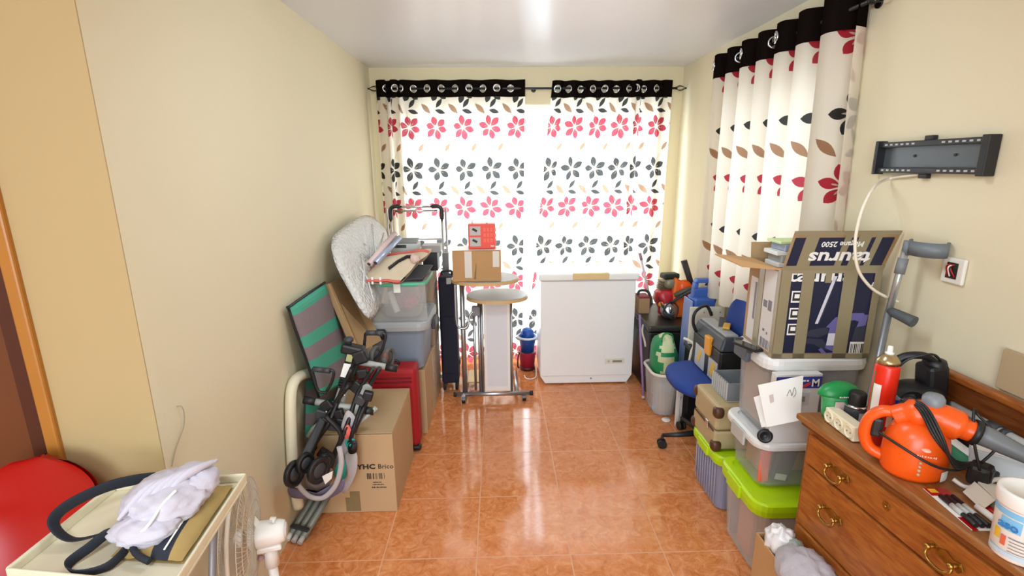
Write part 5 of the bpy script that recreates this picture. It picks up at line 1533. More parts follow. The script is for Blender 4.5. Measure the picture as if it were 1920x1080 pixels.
t.p('yellow_band', cyl_patch(b0, R, .0338, 0, 2 * PI, .035, .05, 30), INKY)
t.p('base_print', cyl_patch(b0, R, .0338, 0, 2 * PI, .0, .03, 30), mat('deep_red_print', 'b81d10', .3))
t.p('side_print', cyl_patch(b0, R, .0339, PI * .98, PI * 1.22, .04, .20), PAPER)
t.p('green_print', cyl_patch(b0, R, .0339, PI * .95, PI * 1.0, .04, .24), mat('green_print', '3c8a50', .4))
t.p('badge', MB().lathe([(0, 0), (.012, 0), (.012, .001), (0, .001)], b0 + R @ V((.034 * math.cos(PI * 1.24), .034 * math.sin(PI * 1.24), .10)), V((math.cos(PI * 1.24), math.sin(PI * 1.24), 0)).to_track_quat('Z', 'Y').to_matrix(), 18), INKY)
t.p('white_label', cyl_patch(b0, R, .0339, PI * 1.46, PI * 1.75, .065, .10), PAPER)
b0 = wz(1694, 745, DT + .10); b0.z = DT + .001
t = T('spray_can', 'small dark can with blue and white band behind the red spray can', 'spray can', b0)
R = can(t, b0, Z, .03, .105, mat('slate_label', '6b7480', .35), None)
t.p('band', cyl_patch(b0, R, .0304, 0, 2 * PI, .075, .094, 30), mat('deep_blue_print', '1b2c9a', .35))
t.p('nozzle', MB().lathe([(.024, .105), (.02, .112), (.008, .114), (.007, .126), (0, .127)], b0, R, 16), WHITE)
one('red_scraper', 'small red plastic piece lying between the steam cleaner and the black vacuum', 'tool', MB().tube([(1.375, 1.40, DT + .02), (1.36, 1.365, DT + .07), (1.355, 1.355, DT + .095)], [.012, .014, .008], 8, 0, False, ((1, 0, 0), .5)).bx((1.375, 1.40, DT + .012), (.04, .04, .022)), RED, (1.375, 1.40, DT), .004)

# black handheld vacuum cleaner
t = T('handheld_vacuum', 'black handheld vacuum cleaner with loop handle at the back of the dresser', 'vacuum cleaner', (1.42, 1.52, DT))
c = V((1.388, 1.525, DT + .004))
t.p('body', MB().ball(c + V((.02, 0, .075)), (.075, .085, .075), 24, 16, pw=.8), BLACK)
t.p('dust_cup', MB().cyl(c + V((.0, -.02, .10)), c + V((-.075, -.095, .075)), .040, .046, 24), mat('gloss_black', '161618', .15))
t.p('rear_housing', MB().bx(c + V((.055, .0, .16)), (.07, .07, .12), Matrix.Rotation(-.15, 3, 'Y')).cyl(c + V((.055, 0, .15)), c + V((.055, 0, .235)), .034), BLACK, bevel=.014)
t.p('handle', MB().tube(smooth([c + V((.05, .0, .225)), c + V((.0, -.01, .25)), c + V((-.055, .01, .235)), c + V((-.095, .02, .17)), c + V((-.105, .01, .09)), c + V((-.085, 0, .05))], 6), .015, 10, 0, False, ((0, 1, 0), .8)), BLACK)
t.p('cable', MB().tube(smooth([c + V((.055, -.02, .235)), c + V((.01, -.03, .262)), c + V((-.045, -.01, .238)), c + V((-.07, .0, .2))], 5), .004, 6), BLACK)
t.p('badge', MB().bx(c + V((-.0, -.086, .085)), (.022, .006, .018)), PAPER, bevel=.003)
t.p('vent', MB().cyl(c + V((-.1, -.0, .06)), c + V((-.115, -.01, .06)), .018, n=16), DGREY)

# orange steam cleaner with grey nozzle and wound cable
t = T('steam_cleaner', 'orange handheld steam cleaner with grey cap and nozzle near the dresser edge', 'steam cleaner', (1.20, 1.255, DT))
c = V((1.188, 1.262, DT + .001))
t.p('tank', MB().lathe([(.075, 0), (.082, .012), (.084, .05), (.082, .09), (.076, .122), (.062, .148), (.04, .16), (0, .162)], c, None, 36, 0, 1.0, .85), ORANGE)
dirn = V((.80, -.60, -.08)).normalized()
head0 = c + V((-.045, .03, .165))
t.p('head', MB().tube(smooth([c + V((-.05, .035, .155)), c + V((-.02, .015, .175)), c + V((.03, -.02, .178)), c + V((.07, -.055, .165)), c + V((.095, -.072, .158))], 6), [.030] * 6 + [.040] * 6 + [.042] * 6 + [.030] * 6 + [.026], 16), ORANGE)
t.p('handle', MB().tube(smooth([c + V((-.045, .03, .17)), c + V((-.075, .05, .165)), c + V((-.098, .064, .135)), c + V((-.103, .066, .085)), c + V((-.09, .055, .045)), c + V((-.06, .03, .03))], 6), .0165, 10, 0, False, ((0, 0, 1), 1.1)), ORANGE)
t.p('trigger', MB().bx(c + V((-.082, .052, .115)), (.03, .03, .06), -.6), BLACK, bevel=.008)
t.p('nozzle', MB().tube([c + V((.09, -.068, .16)), c + V((.115, -.086, .152)), c + V((.205, -.15, .112)), c + V((.235, -.171, .10))], [.029, .028, .017, .015], 18), mat('mid_grey_plastic', '707478', .4))
t.p('nozzle_collar', MB().tube([c + V((.085, -.0645, .161)), c + V((.097, -.073, .157))], .0355, 18), BLACK)
t.p('cap', MB().lathe([(.026, 0), (.028, .004), (.027, .025), (.020, .036), (0, .039)], c + V((.02, -.005, .205)), None, 12), mat('slate_cap', '81868c', .4))
t.p('cap_ring', MB().lathe([(.03, -.012), (.031, .0), (.027, .004)], c + V((.02, -.005, .205)), None, 20), BLACK)
for k in range(4):
    o_ = V((.004 * k, -.003 * k, .003 * k))
    t.p('cable', MB().tube(smooth([c + V((-.02, .05, .20)) + o_, c + V((-.030, -.02, .205)) + o_, c + V((-.022, -.072, .15)) + o_, c + V((.03, -.088 - .003 * k, .09 - .006 * k)), c + V((.085, -.075, .07)) + o_], 6), .0038, 7), BLACK)
t.p('cable', MB().tube(smooth([c + V((-.10, .02, .115)), c + V((-.075, -.035, .10)), c + V((-.02, -.078, .07)), c + V((.04, -.085, .055)), c + V((.09, -.07, .055))], 6), .0036, 7), BLACK)
t.p('cable', MB().tube(smooth([c + V((.085, -.11, .07)), c + V((.075, -.085, .15)), c + V((.09, -.055, .215)), c + V((.11, -.05, .20)), c + V((.13, -.10, .15)), c + V((.095, -.10, .085))], 6), .0036, 7), BLACK)
t.p('plug', MB().bx(c + V((.105, -.095, .05)), (.055, .05, .06), .6), BLACK, bevel=.012)
rad = lambda an, z, r=.0845: c + V((r * math.cos(an), r * .85 * math.sin(an), z))
A0 = math.atan2(-1.255, -1.20) + .28
tdir = V((-math.sin(A0), math.cos(A0) * .85, 0)).normalized()
t.p('logo', MB().ball(rad(A0 + .12, .105, .081), (.012, .012, .005), 14, 8), mat('pale_orange_print', 'f3b79a', .4))
t.p('lettering', MB().dashes(.045, .006, rad(A0 + .15, .088, .0857), tdir, Z, 12), mat('pale_orange_print', 'f3b79a', .4))
ic_ = MB()
for k in range(4): ic_.ball(rad(A0 + .02, .030 + .012 * k, .0845), .0048, 10, 6)
t.p('icon_strip', ic_, mat('tan_print_icon', 'c99a74', .4))
t.p('sticker', MB().sheet(lambda a, q: rad(A0 + .75 + .42 * a, .008 + .03 * q, .0855), 6, 1), PAPER)

# clutter at the right end
t = T('cleaning_pouch', 'flat green and white pouch lying behind the steam cleaner', 'pouch', (1.41, 1.35, DT))
t.p('body', MB().sheet(lambda a, q: V((1.335 + .085 * q - .0 * a, 1.42 - .16 * a, DT + .012 + .045 * math.sin(PI * q) ** .7 * (1 - .4 * a))), 12, 10).sheet(lambda a, q: V((1.335 + .085 * q, 1.42 - .16 * a, DT + .003)), 2, 2), mat('pouch_green', '2c7a56', .35))
t.p('white_stripe', MB().sheet(lambda a, q: V((1.36 + .028 * q, 1.42 - .16 * a, DT + .0135 + .045 * math.sin(PI * (.28 + .33 * q)) ** .7 * (1 - .4 * a))), 10, 4), PAPER)
t = T('dark_case', 'dark case lying under the grey vacuum tubes along the dresser rail', 'case', (1.455, 1.24, DT))
t.p('body', MB().box(1.43, 1.486, 1.30, 1.50, DT + .001, DT + .075), mat('dark_green_grey', '2b2e2c', .6), bevel=.012)
for lab, p, q, r, mm in (('long warm grey vacuum tube along the dresser rail, uppermost', (1.474, 1.47, DT + .094), (1.468, 1.0, DT + .094), .0165, LGREY), ('grey vacuum tube end with dark collar beside the white carton', (1.436, 1.40, DT + .094), (1.428, 1.10, DT + .092), .0165, mat('mid_grey_plastic', '707478', .4))):
    t = T('vacuum_tube', lab, 'tube', p, 'vacuum tubes on the dresser')
    p, q = V(p), V(q)
    t.p('tube', MB().tube([p, q], r, 14), mm)
    t.p('collar', MB().tube([p.lerp(q, .28), p.lerp(q, .36)], r * 1.22, 16).tube([p.lerp(q, .38), p.lerp(q, .42)], r * 1.22, 16), DGREY)
t = T('white_carton', 'plain white carton lying under the steam cleaner nozzle', 'box', (1.415, 1.235, DT))
t.p('body', MB().bx((1.415, 1.235, DT + .036), (.13, .06, .07), -.72), mat('cool_white_carton', 'dfe3e2', .5), bevel=.003)
t.p('flap', MB().bx((1.415, 1.235, DT + .0725), (.127, .057, .002), -.72), PAPER)
t = T('small_carton', 'small cream carton with grey side before the white carton', 'box', (1.27, 1.12, DT))
t.p('body', MB().bx((1.278, 1.105, DT + .021), (.04, .08, .04), -.3), mat('cream_carton', 'd8d2c2', .5), bevel=.002)
t.p('open_flap', MB().slab([(1.262, 1.148, DT + .041), (1.245, 1.072, DT + .041), (1.222, 1.078, DT + .008), (1.238, 1.15, DT + .008)], .0015), mat('cream_carton', 'd8d2c2', .5))
one('hose', 'thin white hose curving from the black plug along the dresser', 'hose', MB().tube(smooth([(1.245, 1.19, DT + .02), (1.262, 1.165, DT + .012), (1.30, 1.155, DT + .03), (1.33, 1.15, DT + .045), (1.37, 1.13, DT + .05)], 6), .006, 8), WHITE, (1.29, 1.1, DT))
t = T('charger', 'black charger block lying behind the cream carton', 'charger', (1.345, 1.145, DT))
t.p('body', MB().bx((1.35, 1.20, DT + .02), (.045, .04, .036), .4), BLACK, bevel=.006)
t.p('cable', MB().tube(smooth([(1.345, 1.18, DT + .02), (1.335, 1.12, DT + .008), (1.33, 1.05, DT + .006), (1.315, 1.02, DT + .005)], 5), .003, 6), BLACK)
# marker blister pack
t = T('marker_pack', 'red and white blister pack of black markers lying near the dresser edge', 'marker pack', (1.22, 1.06, DT))
a, b_ = V((1.155, 1.178, DT + .002)), V((1.14, 1.015, DT + .002))
d = (b_ - a).normalized(); s = V((-d.y, d.x, 0)); 
if s.x < 0: s = -s
cc = (a + b_) / 2 + s * .028; M_ = Matrix((d, s, Z)).transposed(); L_ = (b_ - a).length
t.p('card', MB().bx(cc, (L_, .06, .002), M_), PAPER)
t.p('red_header', MB().bx(cc - d * L_ * .4, (L_ * .2, .06, .0026), M_).bx(cc + d * L_ * .36 - s * .022, (L_ * .28, .015, .0026), M_), RED)
t.p('yellow_print', MB().bx(cc - d * L_ * .43 - s * .012, (L_ * .1, .02, .003), M_), INKY)
for k in (-1, 0, 1):
    m_ = t.p('marker', MB().tube([cc - d * L_ * .25 + s * .015 * k + Z * .007, cc + d * L_ * .28 + s * .015 * k + Z * .007, cc + d * L_ * .45 + s * .015 * k + Z * .007], [.0062, .0062, .0068], 10), BLACK)
    t.p('marker_stripe', MB().tube([cc - d * L_ * .02 + s * .015 * k + Z * .0075, cc + d * L_ * .2 + s * .015 * k + Z * .0075], .0065, 10), LGREY, m_)
one('marker', 'white marker pen lying beside the blister pack', 'marker', MB().tube([cc + s * .045 + d * .0 + Z * .008, cc + s * .047 + d * .075 + Z * .008], .0085, 12), PAPER, cc + s * .045)
one('marker', 'red marker pen lying between the white marker and the cream carton', 'marker', MB().tube([cc + s * .064 + d * -.02 + Z * .008, cc + s * .066 + d * .06 + Z * .008], .0085, 12), RED, cc + s * .064)
# white tub at the near corner
c = V((1.168, .938, DT + .001))
t = T('plastic_tub', 'white plastic tub with blue and white label at the near corner of the dresser', 'tub', c)
t.p('body', MB().lathe([(.044, 0), (.047, .004), (.052, .13), (.053, .135), (0, .135)], c, None, 36), WHITE)
t.p('lid', MB().lathe([(.055, .128), (.0565, .131), (.0565, .158), (.054, .163), (.048, .163), (.046, .159), (0, .159)], c, None, 36), WHITE)
AC = math.atan2(-c.y, -c.x)
def tp_(a0, a1, z0, z1, off=.0006, n=12): return MB().sheet(lambda a, q: c + V(((.0475 + .0045 * (z0 + (z1 - z0) * q) / .13 + off) * math.cos(AC + a0 + (a1 - a0) * a), (.0475 + .0045 * (z0 + (z1 - z0) * q) / .13 + off) * math.sin(AC + a0 + (a1 - a0) * a), z0 + (z1 - z0) * q)), n, 2)
t.p('blue_band', tp_(-1.4, 1.4, .108, .122), mat('sky_blue_print', '7fc0e8', .4))
lt_ = tp_(-.75, .0, .075, .105, .001); t.p('brand_oval', lt_, mat('sky_blue_print', '7fc0e8', .4))
t.p('lettering', MB().text('aso', .028, c + V((math.cos(AC - .42), math.sin(AC - .42), 0)) * .0535 + Z * .088, V((-math.sin(AC - .42), math.cos(AC - .42), 0)), Z, 0, .0004, .0006), INKB)
t.p('picture', tp_(-.95, -.68, .045, .07, .001), INKY); t.p('picture', tp_(-.62, -.42, .035, .06, .001), mat('coral_print', 'dd6a4e', .4))
tl = tp_(-.35, .3, .058, .061, .001)
for z in (.050, .042, .034, .026): q_ = tp_(-.3, .3 - z, z, z + .002, .001); tl.add(q_.v, q_.f)
t.p('small_print', tl, INKG)
t.p('blue_foot_band', tp_(-1.2, .6, .012, .022, .001), mat('pale_blue_print', 'bcd6e6', .4))
c2 = V((1.26, .965, DT + .001))
t = T('lidded_jar', 'pale jar with lime green lid behind the white tub', 'jar', c2)
t.p('body', MB().lathe([(.038, 0), (.042, .01), (.042, .11), (0, .112)], c2, None, 28), LGREY)
t.p('lid', MB().lathe([(.044, .105), (.045, .11), (.045, .125), (.04, .13), (0, .131)], c2, None, 28), mat('yellow_green_lid', 'b5c84a', .4))

# box of cloths on the floor before the drawers
t = T('cardboard_box', 'open cardboard box on the floor before the drawers holding crumpled cloth', 'box', (1.06, 1.48, 0))
for (x0, x1, y0, y1) in ((.955, .961, 1.22, 1.60), (1.062, 1.068, 1.22, 1.60), (.961, 1.062, 1.22, 1.226), (.961, 1.062, 1.594, 1.60)): t.p('side_panel', MB().box(x0, x1, y0, y1, .003, .388), CARDO)
t.p('base', MB().box(.955, 1.068, 1.22, 1.60, 0, .003), CARDO)
t = T('crumpled_cloth', 'crumpled grey lavender garment hanging out of the open box before the drawers', 'cloth', (1.03, 1.42, .38))
t.p('cloth', MB().ball((1.02, 1.39, .385), (.085, .11, .075), 44, 26, amp=.15, freq=1.5, seed=11).ball((.985, 1.29, .345), (.07, .08, .10), 36, 20, amp=.15, freq=1.6, seed=15).ball((1.045, 1.46, .39), (.035, .03, .03), 20, 12, amp=.15, freq=1.6, seed=17), LAVG)
t = T('plastic_bag', 'white plastic bag with green leaf print stuffed at the back of the open box', 'bag', (1.0, 1.55, .40))
t.p('body', MB().ball((1.01, 1.535, .40), (.048, .052, .055), 34, 20, amp=.25, freq=2.4, seed=21), mat('glossy_white_film', 'e6e2e0', .25))
t.p('green_print', MB().ball((1.03, 1.485, .41), (.032, .03, .035), 24, 14, amp=.25, freq=3, seed=22), mat('leaf_green_print', '4d6650', .4, noise_amt=.6, noise_scale=30, col2='c8ccc4'))
t.p('red_print', MB().ball((.985, 1.475, .40), (.015, .012, .018), 14, 10), INKR)

# ------------------------------------------------------------------ on the right wall
XW = XR
t = T('wall_bracket', 'dark grey television wall bracket with slotted rails on the right wall', 'wall bracket', (XW, 1.79, 1.76))
y0, y1, z0, z1 = 1.572, 2.03, 1.703, 1.818
t.p('back_plate', MB().box(XW - .008, XW - .001, y0 + .01, y1 - .01, z0 + .014, z1 - .014), mat('bluish_grey_steel', '5d646a', .35, .4))
for z in (z0 + .010, z1 - .010):
    rl_ = t.p('rail', MB().box(XW - .030, XW - .002, y0, y1, z - .010, z + .010), mat('dark_steel', '303236', .4, .3), bevel=.003)
    st = MB()
    for k in range(6):
        for yy in (y0 + .03 + .026 * k, y1 - .17 + .026 * k): st.bx((XW - .031, yy, z), (.002, .012, .006))
    t.p('rail_slot', st, LGREY, rl_)
for y, w in ((y0, .022), (y1, .010)): t.p('end_cap', MB().box(XW - .042, XW - .001, y - w / 2 - .004, y + w / 2, z0 - .006, z1 + .006), BLACK, bevel=.003)
for z in (z0 - .010, z1 + .008): t.p('tab', MB().box(XW - .022, XW - .002, 1.79, 1.825, z - .008, z + .008), BLACK, bevel=.002)
for y in (1.70, 1.87): t.p('screw', MB().cyl((XW - .008, y, 1.765), (XW - .012, y, 1.765), .005, n=10), INK)

t = T('socket_box', 'white wall socket with exposed red and black wires on the right wall', 'socket', (XW, 1.62, 1.385))
t.p('frame', MB().box(XW - .014, XW - .001, 1.58, 1.665, 1.34, 1.428), mat('socket_white', 'e4e1d6', .4), bevel=.006, seg=3)
t.p('recess', MB().box(XW - .016, XW - .0135, 1.602, 1.643, 1.358, 1.412), INK)
for k, cl_ in enumerate((RED, BLACK, PAPER, RED)):
    t.p('wire', MB().tube(smooth([(XW - .016, 1.607 + .009 * k, 1.365), (XW - .026, 1.612 + .007 * k, 1.385 + .005 * k), (XW - .016, 1.632 - .006 * k, 1.405)], 4), .0026, 6), cl_)
one('wall_panel', 'thin beige board standing on the dresser rail against the right wall', 'board', MB().slab([(XW - .008, 1.40, 1.063), (XW - .008, 1.02, 1.063), (XW - .008, 1.02, 1.19), (XW - .008, 1.40, 1.19)], .010), mat('dusty_beige_board', 'b7a07c', .7), (XW - .008, 1.2, 1.063), .002)
cp_ = [(1737, 326), (1700, 330), (1665, 336), (1640, 350), (1618, 390), (1605, 440), (1604, 480), (1612, 512), (1634, 540), (1660, 556), (1684, 566)]
pts = []
for i, (a, q) in enumerate(cp_):
    f = i / (len(cp_) - 1)
    pts.append(wx(a, q, XW - .006 - .015 * min(1, i / 2)) if i < 3 else wy(a, q, 1.80 - .03 * f))
pts[3] = wy(*cp_[3], 1.83)
one('antenna_cable', 'white cable hanging in a loop from the wall bracket before the opened carton', 'cable', MB().tube(smooth(pts, 8), .0055, 8), mat('ivory_cable', 'e8dfcb', .4), pts[0])

# forearm crutch leaning in the gap by the wall
t = T('crutch', 'grey forearm crutch standing between the opened carton and the dresser', 'crutch', (1.36, 1.72, 0))
top = wy(1700, 462, 1.75); mid = wy(1667, 582, 1.745); low = V((1.365, 1.715, .01))
t.p('shaft', MB().cyl(mid, low, .0125), mat('satin_grey_tube', '8a8f92', .35, .6))
t.p('upper_tube', MB().cyl(top, mid, .0115), mat('pale_satin_tube', 'b9bdbe', .3, .7))
t.p('collar', MB().cyl(top.lerp(mid, .18), top.lerp(mid, .42), .0165), GREY)
t.p('tip', MB().lathe([(.019, 0), (.02, .006), (.015, .035), (.0135, .05)], low - Z * .009, None, 18), BLACK)
cf = MB(); cc = top + V((.036, -.05, .0))
cuffpts = [cc + V((.047 * math.cos(a), .06 * math.sin(a), 0)) for a in [math.radians(100 + 260 * k / 20) for k in range(21)]]
vs = [p + Z * h for h in (-.024, .024) for p in cuffpts]; n = 21
cf.add(vs + [p + (p - cc) * .07 + V((0, 0, 0)) for p in vs], [(i, i + 1, n + i + 1, n + i) for i in range(n - 1)] + [(2 * n + i, 3 * n + i, 3 * n + i + 1, 2 * n + i + 1) for i in range(n - 1)] + [(i, 2 * n + i, 2 * n + i + 1, i + 1) for i in range(n - 1)] + [(n + i, n + i + 1, 3 * n + i + 1, 3 * n + i) for i in range(n - 1)], 0, True)
t.p('cuff', cf, mat('slate_cuff', '70787e', .45))
t.p('cuff_arm', MB().tube([top + V((0, 0, -.03)), top + V((0, -.004, .02))], .014, 10), mat('slate_cuff', '70787e', .45))
h0, h1 = mid + V((.0, .0, 0)), wy(1714, 604, 1.66)
t.p('grip', MB().tube([h0, h0.lerp(h1, .25), h0.lerp(h1, .7), h1], [.014, .017, .019, .021], 14), mat('charcoal_grip', '4c5154', .6))

# ------------------------------------------------------------------ left foreground
# tray table
TZ = .845
tc = [wz(462, 888, TZ), wz(213, 905, TZ), wz(8, 1068, TZ), wz(325, 1098, TZ)]
t = T('tray_table', 'cream tray table with raised rim and grey legs in front of the red chair', 'table', (tc[0] + tc[2]) / 2 * 1 - Z * TZ)
cen = sum(tc, V((0, 0, 0))) / 4
ins = [cen + (p - cen) * .955 for p in tc]
t.p('tray_base', MB().slab([p - Z * .028 for p in (tc[0], tc[1], tc[2], tc[3])], .01), CREAM, bevel=.003)
rim_ = MB()
for i in range(4):
    a, b_, c_, d_ = tc[i], tc[(i + 1) % 4], ins[(i + 1) % 4], ins[i]
    rim_.hexa([p - Z * .024 for p in (a, b_, c_, d_)] + [a + Z * .004, b_ + Z * .004, c_ + Z * .001, d_ + Z * .001])
t.p('rim', rim_, CREAM, bevel=.004)
grt = mat('grey_leg_tube', '8e8f94', .4, .3)
for i, j in ((0, 2), (1, 3), (2, 0), (3, 1)):
    a, b_ = cen.lerp(tc[i], .72 if i in (0, 3) else .4) - Z * .03, cen.lerp(tc[j], .55); b_.z = .012
    if i in (0, 3): a = a + V((.0, .0, 0))
    t.p('leg', MB().cyl(a + (tc[(i + 1) % 4] - tc[i]).normalized() * .02, V((a.x * .55 + b_.x * .45 + (0 if i in (0, 3) else .06), a.y * .55 + b_.y * .45 + (.02 if i < 2 else -.02), .012)), .011, n=12), grt)
# bag and bundled cloth on it
bz = TZ - .022
def tr(u, v, z=0): return ins[1].lerp(ins[0], u).lerp(ins[2].lerp(ins[3], u), v) + Z * (bz - TZ + z)
t = T('tote_bag', 'sand and navy canvas tote bag with long navy handles on the cream tray', 'bag', tr(.65, .5))
b = MB().sheet(lambda a, q: tr(.50 + .46 * a, .08 + .74 * q, .012 + .035 * (math.sin(PI * a) * math.sin(PI * q)) ** .5 + .004 * noise.noise(V((a * 6, q * 6, 2)))), 20, 20)
b.sheet(lambda a, q: tr(.50 + .46 * a, .08 + .74 * q, .004), 2, 2)
for i, f in enumerate(b.f):
    cc = sum((b.v[k] for k in f), V((0, 0, 0))) / len(f)
    u = ((i % 20) + .5) / 20
    b.m[i] = 1 if (i < 400 and (.56 < u < .80)) else 0
b.m[-4:] = [0] * 4
t.p('body', b, [SAND, mat('navy_canvas', '262b36', .8)])
t.p('seam', MB().tube([tr(.845, .1, .035), tr(.845, .45, .05), tr(.845, .8, .035)], .0022, 6), PAPER)
st1 = smooth([tr(.62, .12, .05), tr(.42, .16, .07), tr(.22, .34, .09), tr(.06, .55, .08), tr(.03, .66, .055), tr(.16, .70, .02), tr(.36, .66, .03), tr(.52, .60, .04)], 6)
t.p('handle', MB().tube(st1, .017, 8, 0, False, ((0, 0, 1), .18)), mat('navy_strap', '1e222c', .8))
st2 = smooth([tr(.55, .72, .03), tr(.44, .70, .045), tr(.36, .80, .03), tr(.30, .92, .016), tr(.40, .97, .012), tr(.55, .92, .018), tr(.60, .80, .03)], 6)
t.p('handle', MB().tube(st2, .015, 8, 0, False, ((0, 0, 1), .18)), mat('navy_strap', '1e222c', .8))
t.p('hem_trim', MB().tube(smooth([tr(.55, .70, .042), tr(.68, .83, .03), tr(.78, .86, .02)], 5), .008, 8), mat('navy_strap', '1e222c', .8))
cb = tr(.66, .43, .072)
t = T('bundled_garment', 'pale lavender garment bundled up on the sand tote bag', 'cloth', cb - Z * .05)
t.p('cloth', MB().ball(cb, (.095, .10, .055), 72, 44, amp=.13, freq=1.3, seed=31, rot=Matrix.Rotation(.5, 3, 'Z')).ball(cb + V((.045, .045, .012)), (.06, .065, .048), 48, 30, amp=.12, freq=1.4, seed=33).ball(cb + V((.0, -.085, -.022)), (.075, .055, .034), 48, 30, amp=.14, freq=1.6, seed=36), LAV)
wv = MB()
for k in range(5):
    a0 = cb + V((-.05 + .018 * k, -.10 + .012 * k, .012 + .002 * k)); 
    wv.tube(smooth([a0, a0 + V((.03, .05, .038)), a0 + V((.055, .09, .044)), a0 + V((.075, .14, .034))], 6), [.004 + .009 * math.sin(PI * i / 18) for i in range(19)], 8, 0, False, ((0, 0, 1), .6))
t.p('fold', wv, LAV)
t.p('hem', MB().tube(smooth([cb + V((-.02, -.135, -.03)), cb + V((.03, -.12, .005)), cb + V((.045, -.075, .035)), cb + V((.06, -.04, .05))], 6), .004, 8), PAPER)

# red moulded chair
t = T('chair', 'red moulded plastic chair with rounded back beside the cream tray', 'chair', (-1.45, 1.0, 0))
cx, cy = -1.325, .985
def shell(off):
    def f(a, q):
        # q 0..1 seat front to top of back ; a across
        k = max(0, (q - .42) / .58)
        if k < .62: w = .19
        else: w = .19 - .03 * math.sin((k - .62) / .12 * PI / 2) if k < .74 else .16 * math.sqrt(max(.0005, 1 - ((k - .74) / .26) ** 2))
        x = (a - .5) * 2 * w
        if q < .42:
            yy = -.22 + .42 * (q / .42); zz = .50 - .02 * math.sin(PI * q / .42) + .05 * abs(2 * a - 1) ** 3 * (q / .42)
        else:
            yy = .20 + .10 * math.sin(min(1, k * 1.6) * PI / 2) + .05 * k; zz = .50 + .445 * k ** 1.1 + .05 * abs(2 * a - 1) ** 3 * (1 - k)
            yy -= .05 * abs(2 * a - 1) ** 2 * (1 - .6 * k)
        ca, sa = math.cos(CHA), math.sin(CHA)
        yy += off; 
        return V((cx + ca * x - sa * yy, cy + sa * x + ca * yy, zz - off * .4))
    return f
CHA = .0
sh = MB().sheet(shell(0), 24, 60).sheet(shell(.012), 24, 60)
t.p('shell', sh, RED)
for sx, sy in ((-.2, -.19), (.2, -.19), (-.2, .2), (.2, .2)):
    ca, sa = math.cos(CHA), math.sin(CHA)
    P_ = lambda x, y, z: V((cx + ca * x - sa * y, cy + sa * x + ca * y, z))
    t.p('leg', MB().tube([P_(sx * .8, sy * .85, .49), P_(sx * 1.05, sy * 1.1, .006)], .012, 10), CHROME)
t.p('seat_frame', MB().tube([P_(-.15, -.17, .47), P_(.15, -.17, .47), P_(.15, .17, .46), P_(-.15, .17, .46)], .010, 8, 0, True), CHROME)

# white fan seen from the side
fc = wy(500, 1000, 1.55)
axd = V((-1, -.28, .02)).normalized()
t = T('pedestal_fan', 'white pedestal fan with wire guard and cylindrical motor beside the tray table', 'fan', (fc.x, fc.y, 0))
R = axd.to_track_quat('Z', 'Y').to_matrix()
mh = t.p('motor_housing', MB().lathe([(0, -.062), (.030, -.062), (.036, -.058), (.042, -.04), (.046, .02), (.046, .05), (.040, .055), (0, .055)], fc, R, 32), WHITE)
t.p('rear_cap', MB().lathe([(0, -.0655), (.026, -.0655), (.028, -.061)], fc, R, 28), mat('soft_white', 'd9d6cf', .4), mh)
t.p('knob', MB().cyl(fc + V((.03, 0, .043)), fc + V((.03, 0, .06)), .006, n=12).bx(fc + V((.03, 0, .061)), (.02, .008, .006)), WHITE, mh)
t.p('chin', MB().bx(fc + V((-.0, -.002, -.046)), (.095, .06, .022), math.atan2(axd.y, axd.x)), WHITE, mh, .006)
t.p('top_fin', MB().prism([(-.0, 0), (.03, 0), (.012, .03), (-.0, .035)], fc + V((-.045, -.01, .04)), X, Z, .03), WHITE, mh, .003)
t.p('pole', MB().cyl((fc.x + .005, fc.y, .03), fc + V((.005, 0, -.05)), .016).cyl(fc + V((.005, 0, -.13)), fc + V((.005, 0, -.055)), .026, .02), WHITE)
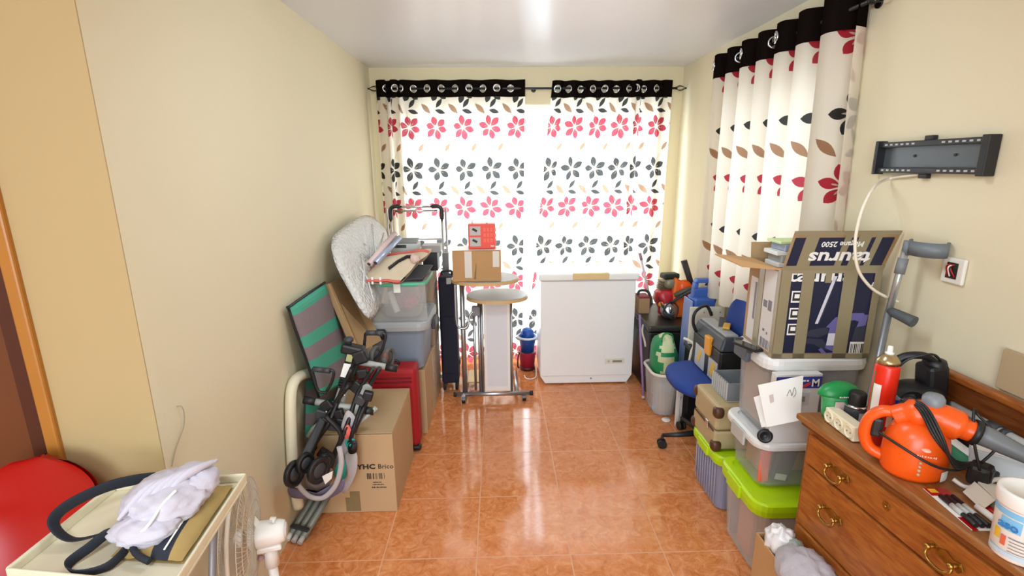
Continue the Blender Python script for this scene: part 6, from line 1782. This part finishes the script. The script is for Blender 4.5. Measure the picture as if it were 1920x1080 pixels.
t.p('base', MB().lathe([(.0, 0), (.14, 0), (.15, .008), (.13, .025), (.03, .04), (0, .042)], (fc.x + .005, fc.y, .001), None, 36), WHITE)
t.p('tilt_button', MB().ball(fc + V((-.022, -.02, -.085)), .011, 12, 8), mat('dusty_pink_plastic', 'b58f92', .4))
gc = fc + axd * .075
for side, nm in ((0, 'rear_guard'), (1, 'front_guard')):
    g = MB()
    dep = lambda r: (-.02 - .025 * (1 - (r / .20) ** 2)) if side == 0 else (.03 + .025 * (1 - (r / .20) ** 2))
    for k in range(72):
        a = 2 * PI * k / 72
        g.tube([gc + R @ V((r * math.cos(a + .35 * r / .2), r * math.sin(a + .35 * r / .2), dep(r))) for r in (.04, .09, .14, .18, .20)], .0010, 4)
    for r in (.04, .08, .12, .16, .2):
        g.tube([gc + R @ V((r * math.cos(2 * PI * k / 40), r * math.sin(2 * PI * k / 40), dep(r))) for k in range(40)], .0014, 5, 0, True)
    t.p(nm, g, mat('fan_wire_beige', 'cfc4b2', .4))
t.p('guard_ring', MB().tube([gc + R @ V((.204 * math.cos(2 * PI * k / 48), .204 * math.sin(2 * PI * k / 48), .005)) for k in range(48)], .007, 8, 0, True), mat('fan_ring_cream', 'ddd3c2', .4))
for k in range(3):
    a0 = 2 * PI * k / 3
    t.p('blade', MB().sheet(lambda a, q: gc + R @ V(((.035 + .14 * q) * math.cos(a0 + (a - .5) * 1.25), (.035 + .14 * q) * math.sin(a0 + (a - .5) * 1.25), .01 + .018 * (a - .5))), 10, 6), clear_mat('smoky_blade', 'c9bdae', .5, .25))
t.p('spinner', MB().lathe([(.03, 0), (.03, .015), (.018, .028), (0, .03)], gc, R, 20), WHITE)

# thin wire hanging out of the left wall above the tray
one('loose_wire', 'thin grey wire hanging from a hole in the left wall above the tray', 'wire', MB().tube(smooth([wx(331, 762, XL), wx(340, 762, XL + .012), wx(345, 775, XL + .014), wx(344, 800, XL + .01), wx(330, 840, XL + .006), wx(322, 875, XL + .005)], 6), .0016, 6), mat('dull_wire', '9a9078', .6), wx(331, 762, XL))
